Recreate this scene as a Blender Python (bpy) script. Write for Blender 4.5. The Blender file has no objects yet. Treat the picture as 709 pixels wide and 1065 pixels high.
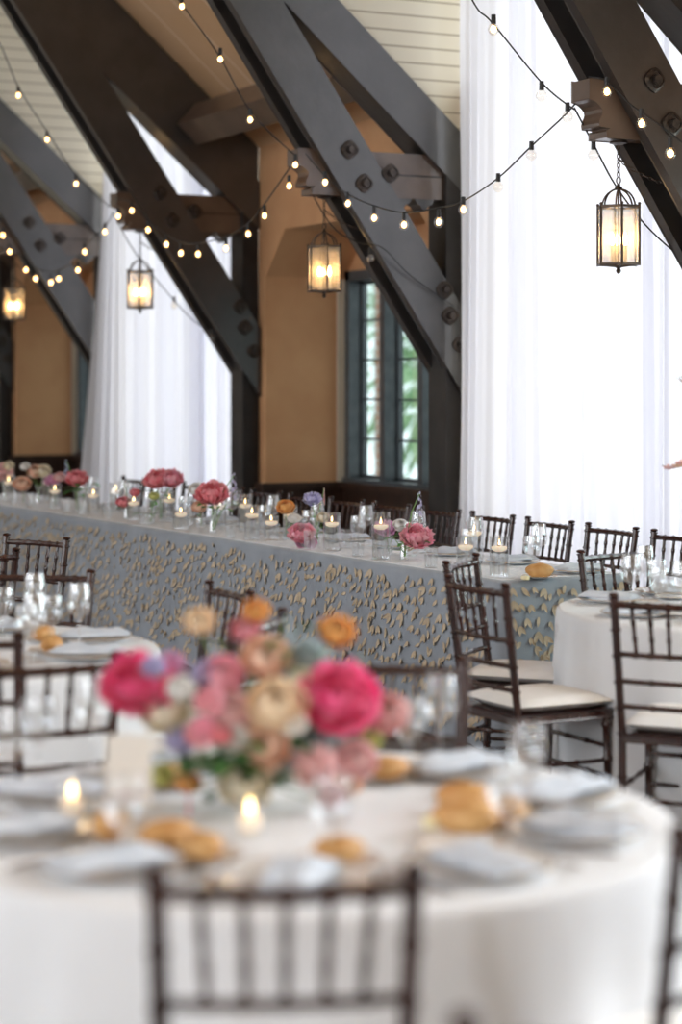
import bpy, math, random
from mathutils import Vector, Matrix, Quaternion, noise
R = random.Random(7)
PI = math.pi
sc = bpy.context.scene
col = sc.collection

# ------------------------------------------------------------------ frame of reference
# world: the hall runs along x (away from the camera is -x), the window wall is at +y.
# "view" coordinates (X right, D depth) are measured from the photographer's position.
F = 2100.0; CX = 354.5; HY = 395.0; HZ = 1.66
SA, CA = .8961, .4438
def W(X, D, z=0.0): return Vector((-SA*D + CA*X, CA*D + SA*X, z))
def WD(fx, fd): return Vector((-SA*fd + CA*fx, CA*fd + SA*fx, 0)).normalized()
def XP(px, D): return (px-CX)/F*D
def ZP(py, D): return HZ-(py-HY)/F*D
def DP(py, z): return (HZ-z)*F/(py-HY)

# ------------------------------------------------------------------ materials
def nm(name):
    m = bpy.data.materials.new(name); m.use_nodes = True
    nt = m.node_tree; nt.nodes.clear()
    out = nt.nodes.new('ShaderNodeOutputMaterial')
    return m, nt, out
def L(nt, a, b): nt.links.new(a, b)
def pr(name, c, rough=.5, metal=0, c2=None, scale=8, stretch=(1,1,1), bump=0, coat=0, spec=.5, sheen=0, detail=3, bscale=None, sss=0, emit=None, es=0, lo=.35, hi=.65):
    m, nt, out = nm(name); b = nt.nodes.new('ShaderNodeBsdfPrincipled')
    b.inputs['Base Color'].default_value = (*c, 1); b.inputs['Roughness'].default_value = rough
    b.inputs['Metallic'].default_value = metal; b.inputs['Coat Weight'].default_value = coat
    b.inputs['Coat Roughness'].default_value = .15
    b.inputs['Specular IOR Level'].default_value = spec; b.inputs['Sheen Weight'].default_value = sheen
    if emit: b.inputs['Emission Color'].default_value = (*emit, 1); b.inputs['Emission Strength'].default_value = es
    L(nt, b.outputs[0], out.inputs[0])
    if c2 or bump:
        tc = nt.nodes.new('ShaderNodeTexCoord'); mp = nt.nodes.new('ShaderNodeMapping')
        mp.inputs['Scale'].default_value = stretch; L(nt, tc.outputs['Object'], mp.inputs[0])
        n = nt.nodes.new('ShaderNodeTexNoise'); n.inputs['Scale'].default_value = scale; n.inputs['Detail'].default_value = detail
        L(nt, mp.outputs[0], n.inputs['Vector'])
        if c2:
            r = nt.nodes.new('ShaderNodeValToRGB'); r.color_ramp.elements[0].position = lo; r.color_ramp.elements[1].position = hi
            r.color_ramp.elements[0].color = (*c, 1); r.color_ramp.elements[1].color = (*c2, 1)
            L(nt, n.outputs[0], r.inputs[0]); L(nt, r.outputs[0], b.inputs['Base Color'])
        if bump:
            n2 = n
            if bscale:
                n2 = nt.nodes.new('ShaderNodeTexNoise'); n2.inputs['Scale'].default_value = bscale; L(nt, mp.outputs[0], n2.inputs['Vector'])
            bp = nt.nodes.new('ShaderNodeBump'); bp.inputs['Strength'].default_value = bump; bp.inputs['Distance'].default_value = .02
            L(nt, n2.outputs[0], bp.inputs['Height']); L(nt, bp.outputs[0], b.inputs['Normal'])
    return m
def board(name, c, line, axis, pitch, rough=.6, c2=None, width=.06):
    """painted boards: thin grooves every pitch metres along one object axis"""
    m, nt, out = nm(name); b = nt.nodes.new('ShaderNodeBsdfPrincipled'); b.inputs['Roughness'].default_value = rough
    tc = nt.nodes.new('ShaderNodeTexCoord'); sp = nt.nodes.new('ShaderNodeSeparateXYZ'); L(nt, tc.outputs['Object'], sp.inputs[0])
    d = nt.nodes.new('ShaderNodeMath'); d.operation = 'DIVIDE'; L(nt, sp.outputs[axis], d.inputs[0]); d.inputs[1].default_value = pitch
    f = nt.nodes.new('ShaderNodeMath'); f.operation = 'FRACT'; L(nt, d.outputs[0], f.inputs[0])
    g = nt.nodes.new('ShaderNodeMath'); g.operation = 'GREATER_THAN'; L(nt, f.outputs[0], g.inputs[0]); g.inputs[1].default_value = width
    n = nt.nodes.new('ShaderNodeTexNoise'); n.inputs['Scale'].default_value = 2.5; L(nt, tc.outputs['Object'], n.inputs['Vector'])
    m1 = nt.nodes.new('ShaderNodeMix'); m1.data_type = 'RGBA'; L(nt, n.outputs[0], m1.inputs['Factor'])
    m1.inputs[6].default_value = (*c, 1); m1.inputs[7].default_value = (*(c2 or c), 1)
    m2 = nt.nodes.new('ShaderNodeMix'); m2.data_type = 'RGBA'; L(nt, g.outputs[0], m2.inputs['Factor'])
    m2.inputs[6].default_value = (*line, 1); L(nt, m1.outputs[2], m2.inputs[7]); L(nt, m2.outputs[2], b.inputs['Base Color'])
    L(nt, b.outputs[0], out.inputs[0]); return m
def glassm(name, tint=(.98,.983,.985), gl=1.0, rough=.04, ior=1.5, extra=.08):
    m, nt, out = nm(name)
    t = nt.nodes.new('ShaderNodeBsdfTransparent'); t.inputs[0].default_value = (*tint, 1)
    g = nt.nodes.new('ShaderNodeBsdfGlossy'); g.inputs['Roughness'].default_value = rough; g.inputs[0].default_value = (gl, gl, gl, 1)
    fr = nt.nodes.new('ShaderNodeLayerWeight'); fr.inputs[0].default_value = .5
    pw = nt.nodes.new('ShaderNodeMath'); pw.operation = 'POWER'; pw.inputs[1].default_value = 4.0; L(nt, fr.outputs['Facing'], pw.inputs[0])
    ad = nt.nodes.new('ShaderNodeMath'); ad.operation = 'MULTIPLY_ADD'; ad.inputs[1].default_value = .55*(ior-1)/.5; ad.inputs[2].default_value = .03+extra; L(nt, pw.outputs[0], ad.inputs[0])
    mx = nt.nodes.new('ShaderNodeMixShader'); L(nt, ad.outputs[0], mx.inputs[0]); L(nt, t.outputs[0], mx.inputs[1]); L(nt, g.outputs[0], mx.inputs[2])
    L(nt, mx.outputs[0], out.inputs[0]); return m
def emis(name, c, s):
    m, nt, out = nm(name); e = nt.nodes.new('ShaderNodeEmission'); e.inputs[0].default_value = (*c, 1); e.inputs[1].default_value = s
    L(nt, e.outputs[0], out.inputs[0]); return m
def sheer(name, c, tr, clear, dif):
    m, nt, out = nm(name)
    a = nt.nodes.new('ShaderNodeBsdfTranslucent'); a.inputs[0].default_value = (*c, 1)
    d = nt.nodes.new('ShaderNodeBsdfDiffuse'); d.inputs[0].default_value = (*c, 1)
    t = nt.nodes.new('ShaderNodeBsdfTransparent')
    m1 = nt.nodes.new('ShaderNodeMixShader'); m1.inputs[0].default_value = dif/(dif+tr); L(nt, a.outputs[0], m1.inputs[1]); L(nt, d.outputs[0], m1.inputs[2])
    m2 = nt.nodes.new('ShaderNodeMixShader'); m2.inputs[0].default_value = clear; L(nt, m1.outputs[0], m2.inputs[1]); L(nt, t.outputs[0], m2.inputs[2])
    L(nt, m2.outputs[0], out.inputs[0]); return m
def brickm(name):
    m, nt, out = nm(name); b = nt.nodes.new('ShaderNodeBsdfPrincipled'); b.inputs['Roughness'].default_value = .9
    tc = nt.nodes.new('ShaderNodeTexCoord'); br = nt.nodes.new('ShaderNodeTexBrick'); br.inputs['Scale'].default_value = 1
    mp = nt.nodes.new('ShaderNodeMapping'); mp.inputs['Rotation'].default_value = (PI/2, 0, 0); L(nt, tc.outputs['Object'], mp.inputs[0])
    br.inputs['Brick Width'].default_value = .3; br.inputs['Row Height'].default_value = .1; br.inputs['Mortar Size'].default_value = .012
    br.inputs['Color1'].default_value = (.45,.22,.16,1); br.inputs['Color2'].default_value = (.6,.36,.28,1); br.inputs['Mortar'].default_value = (.7,.68,.64,1)
    L(nt, mp.outputs[0], br.inputs['Vector']); L(nt, br.outputs['Color'], b.inputs['Base Color']); L(nt, b.outputs[0], out.inputs[0]); return m

M = {}
M['plaster'] = pr('tan_plaster', (.57,.295,.14), .8, c2=(.63,.345,.17), scale=3, bump=.12, bscale=40)
M['ceiling'] = board('tan_ceiling_boards', (.58,.35,.18), (.78,.60,.42), 0, .42, .6, (.64,.42,.25), .05)
M['shiplap'] = board('cream_shiplap', (.72,.66,.52), (.42,.36,.26), 2, .098, .55, (.76,.71,.58), .13)
M['cream_trim'] = pr('cream_paint', (.80,.74,.60), .5, c2=(.76,.70,.56), scale=6)
M['wains'] = pr('dark_wainscot', (.030,.014,.009), .35, c2=(.055,.026,.016), scale=10, stretch=(1,1,.15), bump=.05)
M['timber'] = pr('dark_stained_timber', (.021,.018,.017), .36, c2=(.038,.033,.031), scale=6, stretch=(1,.8,.8), bump=.10, bscale=22, spec=1.0, coat=.5)
M['timber_edge'] = pr('browner_timber', (.085,.050,.032), .38, c2=(.12,.075,.050), scale=6, bump=.10, spec=.9, coat=.3)
M['timber_dark'] = pr('darker_timber', (.020,.017,.016), .5, c2=(.032,.027,.025), scale=6, bump=.1, spec=.3)  # same wood as the trusses, with the posts' shade put into the colour
M['iron'] = pr('aged_iron', (.045,.038,.034), .45, metal=.6, c2=(.09,.07,.06), scale=60)
M['bronze'] = pr('dark_bronze', (.055,.040,.032), .38, metal=.7, c2=(.10,.07,.05), scale=50)
M['winframe'] = pr('slate_painted_frame', (.055,.065,.072), .35, c2=(.08,.092,.10), scale=12)
M['floor'] = board('oak_floorboards', (.13,.095,.075), (.04,.03,.02), 1, .09, .25, (.18,.13,.10), .03)
M['curtain'] = sheer('white_sheer_voile', (.91,.92,.98), .50, .04, .38)
M['chair'] = pr('mahogany_lacquer', (.022,.0075,.006), .25, c2=(.044,.014,.010), scale=18, stretch=(1,1,.4), coat=.35)
M['cushion'] = pr('ivory_cushion', (.86,.84,.81), .8, c2=(.89,.87,.85), scale=9, bump=.1)
M['linen'] = pr('ivory_linen', (.73,.745,.77), .85, c2=(.77,.785,.81), scale=4, bump=.08, bscale=300, sheen=.2)
M['bluecloth'] = pr('slate_blue_sheer_cloth', (.245,.275,.315), .7, c2=(.30,.335,.38), scale=5, bump=.1, bscale=150, sheen=.3)
M['petalcloth'] = pr('champagne_applique', (.44,.35,.24), .75, c2=(.56,.46,.33), scale=20)
M['runner'] = pr('pale_lace_runner', (.76,.80,.84), .8, c2=(.90,.91,.92), scale=45, bump=.2, lo=.45, hi=.55)
M['glass'] = glassm('clear_glass')
M['pane'] = glassm('window_glass', (.78,.85,.84), .8, .01)
M['lantglass'] = sheer('seeded_lantern_glass', (1.0,.95,.85), .8, .76, .08)
M['water'] = glassm('water', (.965,.975,.982), 1, .02, 1.33, .03)
M['china'] = pr('white_china', (.86,.86,.86), .12, coat=.5, c2=(.88,.88,.87), scale=3)
M['rimchina'] = pr('gold_rim', (.72,.50,.25), .25, metal=.9, c2=(.78,.56,.30), scale=20)
M['napkin'] = pr('dusty_blue_napkin', (.56,.62,.70), .9, c2=(.66,.71,.78), scale=14, bump=.2, bscale=90)
M['steel'] = pr('silver_cutlery', (.72,.71,.70), .18, metal=1, c2=(.65,.64,.63), scale=8)
M['bread'] = pr('baked_crust', (.52,.25,.075), .55, c2=(.70,.42,.17), scale=14, bump=.25)
M['butter'] = pr('butter', (.86,.77,.45), .4, c2=(.88,.80,.52), scale=9)
M['wax'] = pr('candle_wax', (.92,.80,.66), .5, c2=(.95,.84,.72), scale=8, emit=(1,.76,.50), es=.45)  # emission paints the flame's glow into the wax
M['flame'] = emis('candle_flame', (1.0,.66,.28), 11)
M['bulb'] = emis('warm_bulb', (1.0,.58,.22), 12)
M['bulbglass'] = glassm('bulb_glass', (1,.97,.92), 1, .03, 1.5, .06)
M['filament'] = emis('lantern_filament', (1.0,.58,.22), 45)
M['candlesleeve'] = pr('ivory_candle_sleeve', (.85,.70,.48), .5, c2=(.88,.74,.52), scale=8)
M['black'] = pr('black_cord', (.012,.012,.012), .5, c2=(.02,.02,.02), scale=9)
M['leaf'] = pr('leaf_green', (.06,.24,.04), .5, c2=(.12,.36,.07), scale=25)
M['leafd'] = pr('deep_leaf_green', (.02,.10,.02), .5, c2=(.05,.19,.04), scale=25)
M['stem'] = pr('stem_green', (.16,.32,.09), .5, c2=(.22,.40,.13), scale=25)
M['card'] = pr('cream_card', (.80,.76,.70), .7, c2=(.82,.78,.72), scale=5)
M['ceramic'] = pr('cream_ceramic', (.80,.76,.68), .35, c2=(.76,.72,.63), scale=9)
M['brick'] = brickm('outside_brick')
M['hedge'] = pr('outside_foliage', (.22,.38,.18), .8, c2=(.50,.66,.42), scale=6)
M['paving'] = pr('pale_paving', (.55,.55,.54), .9, c2=(.62,.62,.61), scale=2)
M['twig'] = pr('twig_brown', (.20,.11,.07), .7, c2=(.28,.16,.10), scale=20)
def flower(name, c, c2):
    m, nt, out = nm(name+'_petals'); b = nt.nodes.new('ShaderNodeBsdfPrincipled'); b.inputs['Roughness'].default_value = .65; b.inputs['Sheen Weight'].default_value = .2
    g = nt.nodes.new('ShaderNodeNewGeometry'); mx = nt.nodes.new('ShaderNodeMix'); mx.data_type = 'RGBA'
    L(nt, g.outputs['Random Per Island'], mx.inputs['Factor']); mx.inputs[6].default_value = (*c, 1)
    mx.inputs[7].default_value = (*[min(.97, v+(w-v)*1.5) for v, w in zip(c, c2)], 1)
    L(nt, mx.outputs[2], b.inputs['Base Color'])
    tr = nt.nodes.new('ShaderNodeBsdfTranslucent'); L(nt, mx.outputs[2], tr.inputs[0])
    ms = nt.nodes.new('ShaderNodeMixShader'); ms.inputs[0].default_value = .3; L(nt, b.outputs[0], ms.inputs[1]); L(nt, tr.outputs[0], ms.inputs[2])
    L(nt, ms.outputs[0], out.inputs[0]); M[name] = m
flower('hotpink', (.90,.05,.24), (.95,.18,.38)); flower('coral', (.92,.26,.32), (.95,.42,.46))
flower('pink', (.93,.34,.46), (.95,.52,.60)); flower('pale_pink', (.90,.56,.56), (.93,.68,.66))
flower('peach', (.93,.58,.42), (.95,.72,.56)); flower('orange', (.88,.42,.10), (.92,.56,.20))
flower('yellow', (.94,.70,.46), (.95,.82,.62)); flower('cream', (.88,.80,.60), (.92,.86,.72))
flower('white', (.88,.87,.84), (.93,.92,.90)); flower('lilac', (.52,.50,.78), (.68,.66,.86))
flower('blue', (.36,.44,.68), (.58,.64,.82)); flower('bluegrey', (.40,.50,.52), (.56,.65,.66))
flower('mauve', (.76,.36,.62), (.86,.52,.72)); flower('lime', (.66,.68,.20), (.78,.78,.34)); flower('dusty', (.74,.20,.30), (.82,.32,.40))

# ------------------------------------------------------------------ mesh building
class MB:
    def __init__(s): s.v = []; s.f = []; s.m = []; s.mats = []; s.cur = 0
    def mat(s, m):
        if m not in s.mats: s.mats.append(m)
        s.cur = s.mats.index(m); return s
    def add(s, vs, fs):
        b = len(s.v); s.v += [tuple(v) for v in vs]
        for f in fs: s.f.append(tuple(b+i for i in f)); s.m.append(s.cur)
        return s
    def box(s, x0, x1, y0, y1, z0, z1, T=None):
        vs = [Vector((x, y, z)) for x in (x0, x1) for y in (y0, y1) for z in (z0, z1)]
        if T: vs = [T @ v for v in vs]
        return s.add(vs, [(0,1,3,2),(4,6,7,5),(0,4,5,1),(2,3,7,6),(0,2,6,4),(1,5,7,3)])
    def prism(s, pts, e0, e1, ax=0):
        """polygon pts extruded from e0 to e1 along axis ax (pts are the two other axes in order)"""
        def mk(p, e):
            q = [0,0,0]; q[ax] = e; o = [i for i in range(3) if i != ax]; q[o[0]] = p[0]; q[o[1]] = p[1]; return q
        n = len(pts)
        vs = [mk(p, e0) for p in pts]+[mk(p, e1) for p in pts]
        return s.add(vs, [tuple(range(n)), tuple(range(2*n-1, n-1, -1))]+[(i, (i+1) % n, n+(i+1) % n, n+i) for i in range(n)])
    def tube(s, pts, r, n=8, cap=True):
        pts = [Vector(p) for p in pts]; rs = r if isinstance(r, (list, tuple)) else [r]*len(pts)
        t0 = (pts[1]-pts[0]).normalized(); up = Vector((0,0,1)) if abs(t0.z) < .9 else Vector((1,0,0))
        vs = []; nrm = (up-t0*up.dot(t0)).normalized()
        for i, p in enumerate(pts):
            t = (pts[min(i+1, len(pts)-1)]-pts[max(i-1, 0)])
            t = t.normalized() if t.length > 1e-9 else t0
            nn = nrm-t*nrm.dot(t)
            if nn.length > 1e-6: nrm = nn.normalized()
            bi = t.cross(nrm)
            for k in range(n):
                a = 2*PI*k/n; vs.append(p+(nrm*math.cos(a)+bi*math.sin(a))*rs[i])
        m = len(pts); fs = [(i*n+k, i*n+(k+1) % n, (i+1)*n+(k+1) % n, (i+1)*n+k) for i in range(m-1) for k in range(n)]
        if cap: fs += [tuple(range(n-1, -1, -1)), tuple((m-1)*n+k for k in range(n))]
        return s.add(vs, fs)
    def lathe(s, prof, n=24, c=(0,0,0), ax=None):
        vs = []; 
        for r, z in prof:
            for k in range(n):
                a = 2*PI*k/n; vs.append(Vector((c[0]+r*math.cos(a), c[1]+r*math.sin(a), c[2]+z)))
        m = len(prof); fs = [(i*n+k, i*n+(k+1) % n, (i+1)*n+(k+1) % n, (i+1)*n+k) for i in range(m-1) for k in range(n)]
        if prof[0][0] > 1e-4: fs.append(tuple(range(n-1, -1, -1)))
        if prof[-1][0] > 1e-4: fs.append(tuple((m-1)*n+k for k in range(n)))
        return s.add(vs, fs)
    def torus(s, c, R_, r, T, n=12, k=6, sx=1):
        pts = [T @ Vector((math.cos(2*PI*i/n)*R_*sx, math.sin(2*PI*i/n)*R_, 0)) + Vector(c) for i in range(n)]
        return s.tube(pts+[pts[0]], r, k, False)
    def ell(s, c, rx, ry, rz, n=12, m=8, nz=0, seed=0, T=None):
        vs = []
        for i in range(m+1):
            th = PI*i/m
            for k in range(n):
                a = 2*PI*k/n; d = Vector((math.sin(th)*math.cos(a), math.sin(th)*math.sin(a), math.cos(th)))
                q = 1+nz*noise.noise(d*2.2+Vector((seed*3.1, seed, 0)))
                p = Vector((d.x*rx*q, d.y*ry*q, d.z*rz*q))
                if T: p = T @ p
                vs.append(Vector(c)+p)
        return s.add(vs, [(i*n+k, (i+1)*n+k, (i+1)*n+(k+1) % n, i*n+(k+1) % n) for i in range(m) for k in range(n)])
    def mesh(s, name, m=None, smooth=True, angle=40):
        me = bpy.data.meshes.new(name); me.from_pydata(s.v, [], s.f); 
        for x in (s.mats or [m]): me.materials.append(x)
        if len(s.mats) > 1: me.polygons.foreach_set('material_index', s.m)
        me.validate(); me.update()
        if smooth:
            me.shade_smooth()
            try: me.set_sharp_from_angle(angle=math.radians(angle))
            except Exception: pass
        return me
    def build(s, name, m=None, parent=None, smooth=True, loc=None, angle=40):
        o = bpy.data.objects.new(name, s.mesh(name, m, smooth, angle)); col.objects.link(o)
        if parent: o.parent = parent
        if loc is not None: o.location = loc
        return o
def tag(o, label, cat=None, group=None, kind=None):
    if label: o['label'] = label
    if cat: o['category'] = cat
    if group: o['group'] = group
    if kind: o['kind'] = kind
    return o
def struct(o): o['kind'] = 'structure'; return o
def empty(name, loc=(0,0,0), rz=0):
    o = bpy.data.objects.new(name, None); o.empty_display_size = .05; col.objects.link(o); o.location = loc; o.rotation_euler = (0,0,rz); return o
def copy_tree(o, parent=None):
    c = o.copy(); col.objects.link(c)
    if parent: c.parent = parent
    for ch in KIDS.get(o.name, []) if False else list(o.children): copy_tree(ch, c)
    return c
KIDS = {}
ORD = ['first','second','third','fourth','fifth','sixth','seventh','eighth','ninth','tenth','eleventh','twelfth','thirteenth','fourteenth','fifteenth','sixteenth','seventeenth','eighteenth','nineteenth','twentieth']
protos = {}
def place(key, maker, name, loc, rz, label, cat, group=None, scale=1, mats=None):
    """the first use builds the thing; later uses copy it and its parts"""
    if key not in protos:
        p = maker(); protos[key] = p; o = p
    else: o = copy_tree(protos[key])
    o.location = loc; o.rotation_euler = (0,0,rz); o.scale = (scale,)*3 if not isinstance(scale, tuple) else scale
    for k in ('group',):
        if k in o: del o[k]
    tag(o, label, cat, group); return o

# ------------------------------------------------------------------ hall dimensions (a = distance along the hall = -x)
SP = 3.18; T1 = 7.81
TA = [T1+SP*i for i in range(5)]            # near faces of the trusses in view
YW = 6.34; YN = 7.02; YO = -5.0; XE = 8.0; AE = T1+SP*5
MID = (YW+YO)/2
def roofz(y): return 3.45+.885*(YW-y) if y >= MID else 3.45+.885*(y-YO)
ZR = roofz(MID)
ZD = 5.3; YD = YW-(ZD-3.45)/.885            # dormer ceiling height, where it meets the roof

struct(MB().box(-AE, XE, YO, YN+.4, -.1, 0).build('floor', M['floor'], smooth=False))
b = MB(); b.box(-AE-.15, -AE, YO-.2, YN+.4, 0, 3.45); b.prism([(YO-.2,3.45),(YW+.2,3.45),(YW+.2,3.46),(MID,ZR+.1),(YO-.2,3.46)], -AE-.15, -AE)
struct(b.build('wall_far', M['cream_trim'], smooth=False))
b = MB(); b.box(XE, XE+.15, YO-.2, YN+.4, 0, 3.45); b.prism([(YO-.2,3.45),(YW+.2,3.45),(YW+.2,3.46),(MID,ZR+.1),(YO-.2,3.46)], XE, XE+.15)
struct(b.build('wall_back', M['cream_trim'], smooth=False))
# bays: index -3.. ; odd pattern: low bay / dormer bay
bays = []
edges = [-XE] + [T1-SP*k for k in (4,3,2,1)] + TA + [AE]
edges = sorted(set(round(e, 3) for e in edges))
for i in range(len(edges)-1):
    a0, a1 = edges[i], edges[i+1]
    k = round((a0-T1)/SP); bays.append((a0, a1, 'dormer' if k % 2 == 0 and a0 > -XE+.01 else 'low'))
# opposite wall with a window in every bay, tall ones in the dormer bays
b = MB()
def ozone(k): return (1.0, ZD-.15) if k == 'dormer' else (.9, 2.5)
for a0, a1, k in bays:
    w0, w1 = a0+.3, a1-.3; zb_, zt_ = ozone(k); top = ZD if k == 'dormer' else 3.45
    b.box(-a1, -w1, YO-.15, YO, 0, top); b.box(-w0, -a0, YO-.15, YO, 0, top)
    b.box(-w1, -w0, YO-.15, YO, 0, zb_); b.box(-w1, -w0, YO-.15, YO, zt_, top)
struct(b.build('wall_opposite', M['cream_trim'], smooth=False))
for i, (a0, a1, k) in enumerate(bays):
    b = MB(); w0, w1 = a0+.3, a1-.3; zb_, zt_ = ozone(k)
    for j in range(5):
        x = -w1+(w1-w0)*j/4; b.box(x-.025, x+.025, YO-.12, YO-.04, zb_, zt_)
    for q in range(5): z = zb_+.02+(zt_-zb_-.04)*q/4; b.box(-w1, -w0, YO-.10, YO-.06, z-.02, z+.02)
    struct(b.build('window_%d' % (i+10), M['winframe'], smooth=False))
# ceiling (roof slopes) : opposite slope whole, window-side slope cut by the dormers
b = MB(); t = .05
def slope(b, a0, a1, y0, y1):
    b.prism([(y0, roofz(y0)), (y1, roofz(y1)), (y1, roofz(y1)+t), (y0, roofz(y0)+t)], -a1, -a0)
YDO = 2*MID-YD
for a0, a1, k in bays: slope(b, a0+(.10 if k == 'low' else 0), a1+(.09 if k == 'low' else 0), MID, YD if k == 'dormer' else YW); slope(b, a0, a1, YDO if k == 'dormer' else YO, MID)
struct(b.build('ceiling', M['ceiling'], smooth=False))
b = MB()
for a0, a1, k in bays:
    if k == 'dormer': b.box(-a1, -a0, YD-.02, 7.2, ZD, ZD+.05); b.box(-a1, -a0, YO-.2, YDO+.02, ZD, ZD+.05)
struct(b.build('ceiling_dormer', M['cream_trim'], smooth=False))

# ------------------------------------------------------------------ window wall
wn = 1
walls = MB(); wains = []; 
def quadp(b, pts): b.add(pts, [tuple(range(len(pts)))])
for a0, a1, k in bays:
    if k == 'low' and a1-a0 > 3:
        n0, n1 = a0+.33, a1-.07; zc, zt, ch = 2.45, 2.79, .35
        Y = YW
        def P(a, z, y=YW): return (-a, y, z)
        b = MB()
        quadp(b, [P(a0,0),P(n0,0),P(n0,zc),P(a0,zc)]); quadp(b, [P(n1,0),P(a1+.06,0),P(a1+.06,zc),P(n1,zc)])
        quadp(b, [P(a0,zc),P(n0,zc),P(n0+ch,zt),P(n0+ch,3.5),P(a0,3.5)])
        quadp(b, [P(n1,zc),P(a1+.06,zc),P(a1+.06,3.5),P(n1-ch,3.5),P(n1-ch,zt)])
        quadp(b, [P(n0+ch,zt),P(n1-ch,zt),P(n1-ch,3.5),P(n0+ch,3.5)])
        # reveals and soffit of the niche
        ring = [(n0,0),(n0,zc),(n0+ch,zt),(n1-ch,zt),(n1,zc),(n1,0)]
        for (p, q) in zip(ring[:-1], ring[1:]): quadp(b, [P(*p), P(*q), P(*q, YN), P(*p, YN)])
        # back of the niche around the window
        g0, g1, gz0, gz1 = n1-.05-2.44, n1-.05, .86, 2.50
        quadp(b, [P(n0,0,YN),P(n1,0,YN),P(n1,gz0,YN),P(n0,gz0,YN)])
        quadp(b, [P(n0,gz0,YN),P(g0,gz0,YN),P(g0,gz1,YN),P(n0,gz1,YN)])
        quadp(b, [P(g1,gz0,YN),P(n1,gz0,YN),P(n1,gz1,YN),P(g1,gz1,YN)])
        quadp(b, [P(n0,gz1,YN),P(n1,gz1,YN),P(n1,zt,YN),P(n0,zt,YN)])
        struct(b.build('wall_window_side', M['plaster'], smooth=False))
        # wall_window_side wainscot and chair rail along wall, reveal, window wall
        w = MB()
        w.box(-a1, -n1-.0, YW-.03, YW, 0, .82); w.box(-n1, -n1+.03, YW-.03, YN, 0, .82); w.box(-n1+.03, -n0-.03, YN-.03, YN, 0, .82)
        w.box(-n0-.03, -n0, YW-.03, YN, 0, .82); w.box(-n0, -a0, YW-.03, YW, 0, .82)
        for q in range(9):
            x = -n1+.1+q*(n1-n0)/9; w.box(x, x+.2, YN-.038, YN-.03, .12, .70)
        for q in range(2):
            y = YW+.06+q*.31; w.box(-n1+.03, -n1+.038, y, y+.22, .12, .70)
        struct(w.build('wall_wainscot', M['wains'], smooth=False))
        w = MB()
        w.box(-a1, -n1, YW-.06, YW, .82, .87); w.box(-n1-.0, -n1+.06, YW-.06, YN, .82, .87); w.box(-n1+.06, -n0-.06, YN-.09, YN, .82, .87)
        w.box(-n0-.06, -n0, YW-.06, YN, .82, .87); w.box(-n0, -a0, YW-.06, YW, .82, .87)
        struct(w.build('trim_%d' % wn, M['wains'], smooth=False))
        w = MB(); w.box(-n1+.0, -n1+.012, YN-.075, YN-.001, .87, 2.44)
        struct(w.build('trim_%d' % (wn+10), M['cream_trim'], smooth=False))
        # leaded casement window: frame, mullions, casements, panes
        root = struct(empty('window_%d' % wn, (-(g0+g1)/2, YN, 0)))
        cxx = (g0+g1)/2
        hw = (g1-g0)/2
        f = MB(); y0, y1 = -.03, .13
        f.box(-hw, -hw+.075, y0, y1, gz0, gz1); f.box(hw-.075, hw, y0, y1, gz0, gz1)
        f.box(-hw, hw, y0, y1, gz1-.075, gz1); f.box(-hw, hw, y0-.02, y1, gz0, gz0+.04)
        lw = (2*hw-.15-.08*3)/4
        xs = [-hw+.075+j*(lw+.08) for j in range(4)]
        for x in xs[1:]: f.box(x-.08, x, y0, y1, gz0, gz1)
        f.build('window_frame', M['winframe'], root, smooth=False)
        for j, x in enumerate(xs):
            c = MB(); q = .028; ya, yb = .075, .105; zz0, zz1 = gz0+.04, gz1-.075
            c.box(x, x+q, ya, yb, zz0, zz1); c.box(x+lw-q, x+lw, ya, yb, zz0, zz1); c.box(x, x+lw, ya, yb, zz0, zz0+q); c.box(x, x+lw, ya, yb, zz1-q, zz1)
            for r in range(1, 5):
                z = zz0+(zz1-zz0)*r/5; c.box(x, x+lw, ya+.005, yb-.005, z-.008, z+.008)
            # a central lead bar in each light
            ca = c.build('casement', M['winframe'], root, smooth=False)
            g = MB(); g.box(x+.02, x+lw-.02, .089, .092, zz0+.02, zz1-.02); g.build('pane', M['pane'], ca, smooth=False)
            h = MB(); h.tube([(x+lw-.02, .075, 1.62), (x+lw-.02, .045, 1.62)], .010, 8); h.ell((x+lw-.02, .04, 1.62), .022, .014, .022)
            if j in (1, 2): h.build('window_latch', M['china'] if j == 2 else M['iron'], ca)
        wn += 1
    elif k == 'dormer':
        b = MB(); y = 6.9
        b.box(-a1, -a1+.3, y, y+.12, 0, ZD); b.box(-a0-.05, -a0, y, y+.12, 0, ZD)
        b.box(-a1, -a0, y, y+.12, 0, .35); b.box(-a1, -a0, y, y+.12, ZD-.1, ZD)
        b.box(-a1, -a1+.28, YW, y, 0, 3.5); b.box(-a0-.12, -a0-.07, YW, y, 0, 3.5)
        struct(b.build('wall_dormer', M['cream_trim'], smooth=False))
        b = MB()
        for j in range(4):
            x = -a1+.3+(a1-a0-.35)*j/3; b.box(x-.02, x+.02, y+.02, y+.08, .35, ZD-.1)
        for z in (.38, 2.6, ZD-.14): b.box(-a1+.3, -a0-.05, y+.02, y+.08, z-.02, z+.02)
        struct(b.build('window_%d' % (wn+4), M['cream_trim'], smooth=False))
        wn += 0
    else:
        b = MB(); b.box(-a1, -a0, YW, YW+.05, 0, 3.5); struct(b.build('wall_window_side', M['plaster'], smooth=False))
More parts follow.
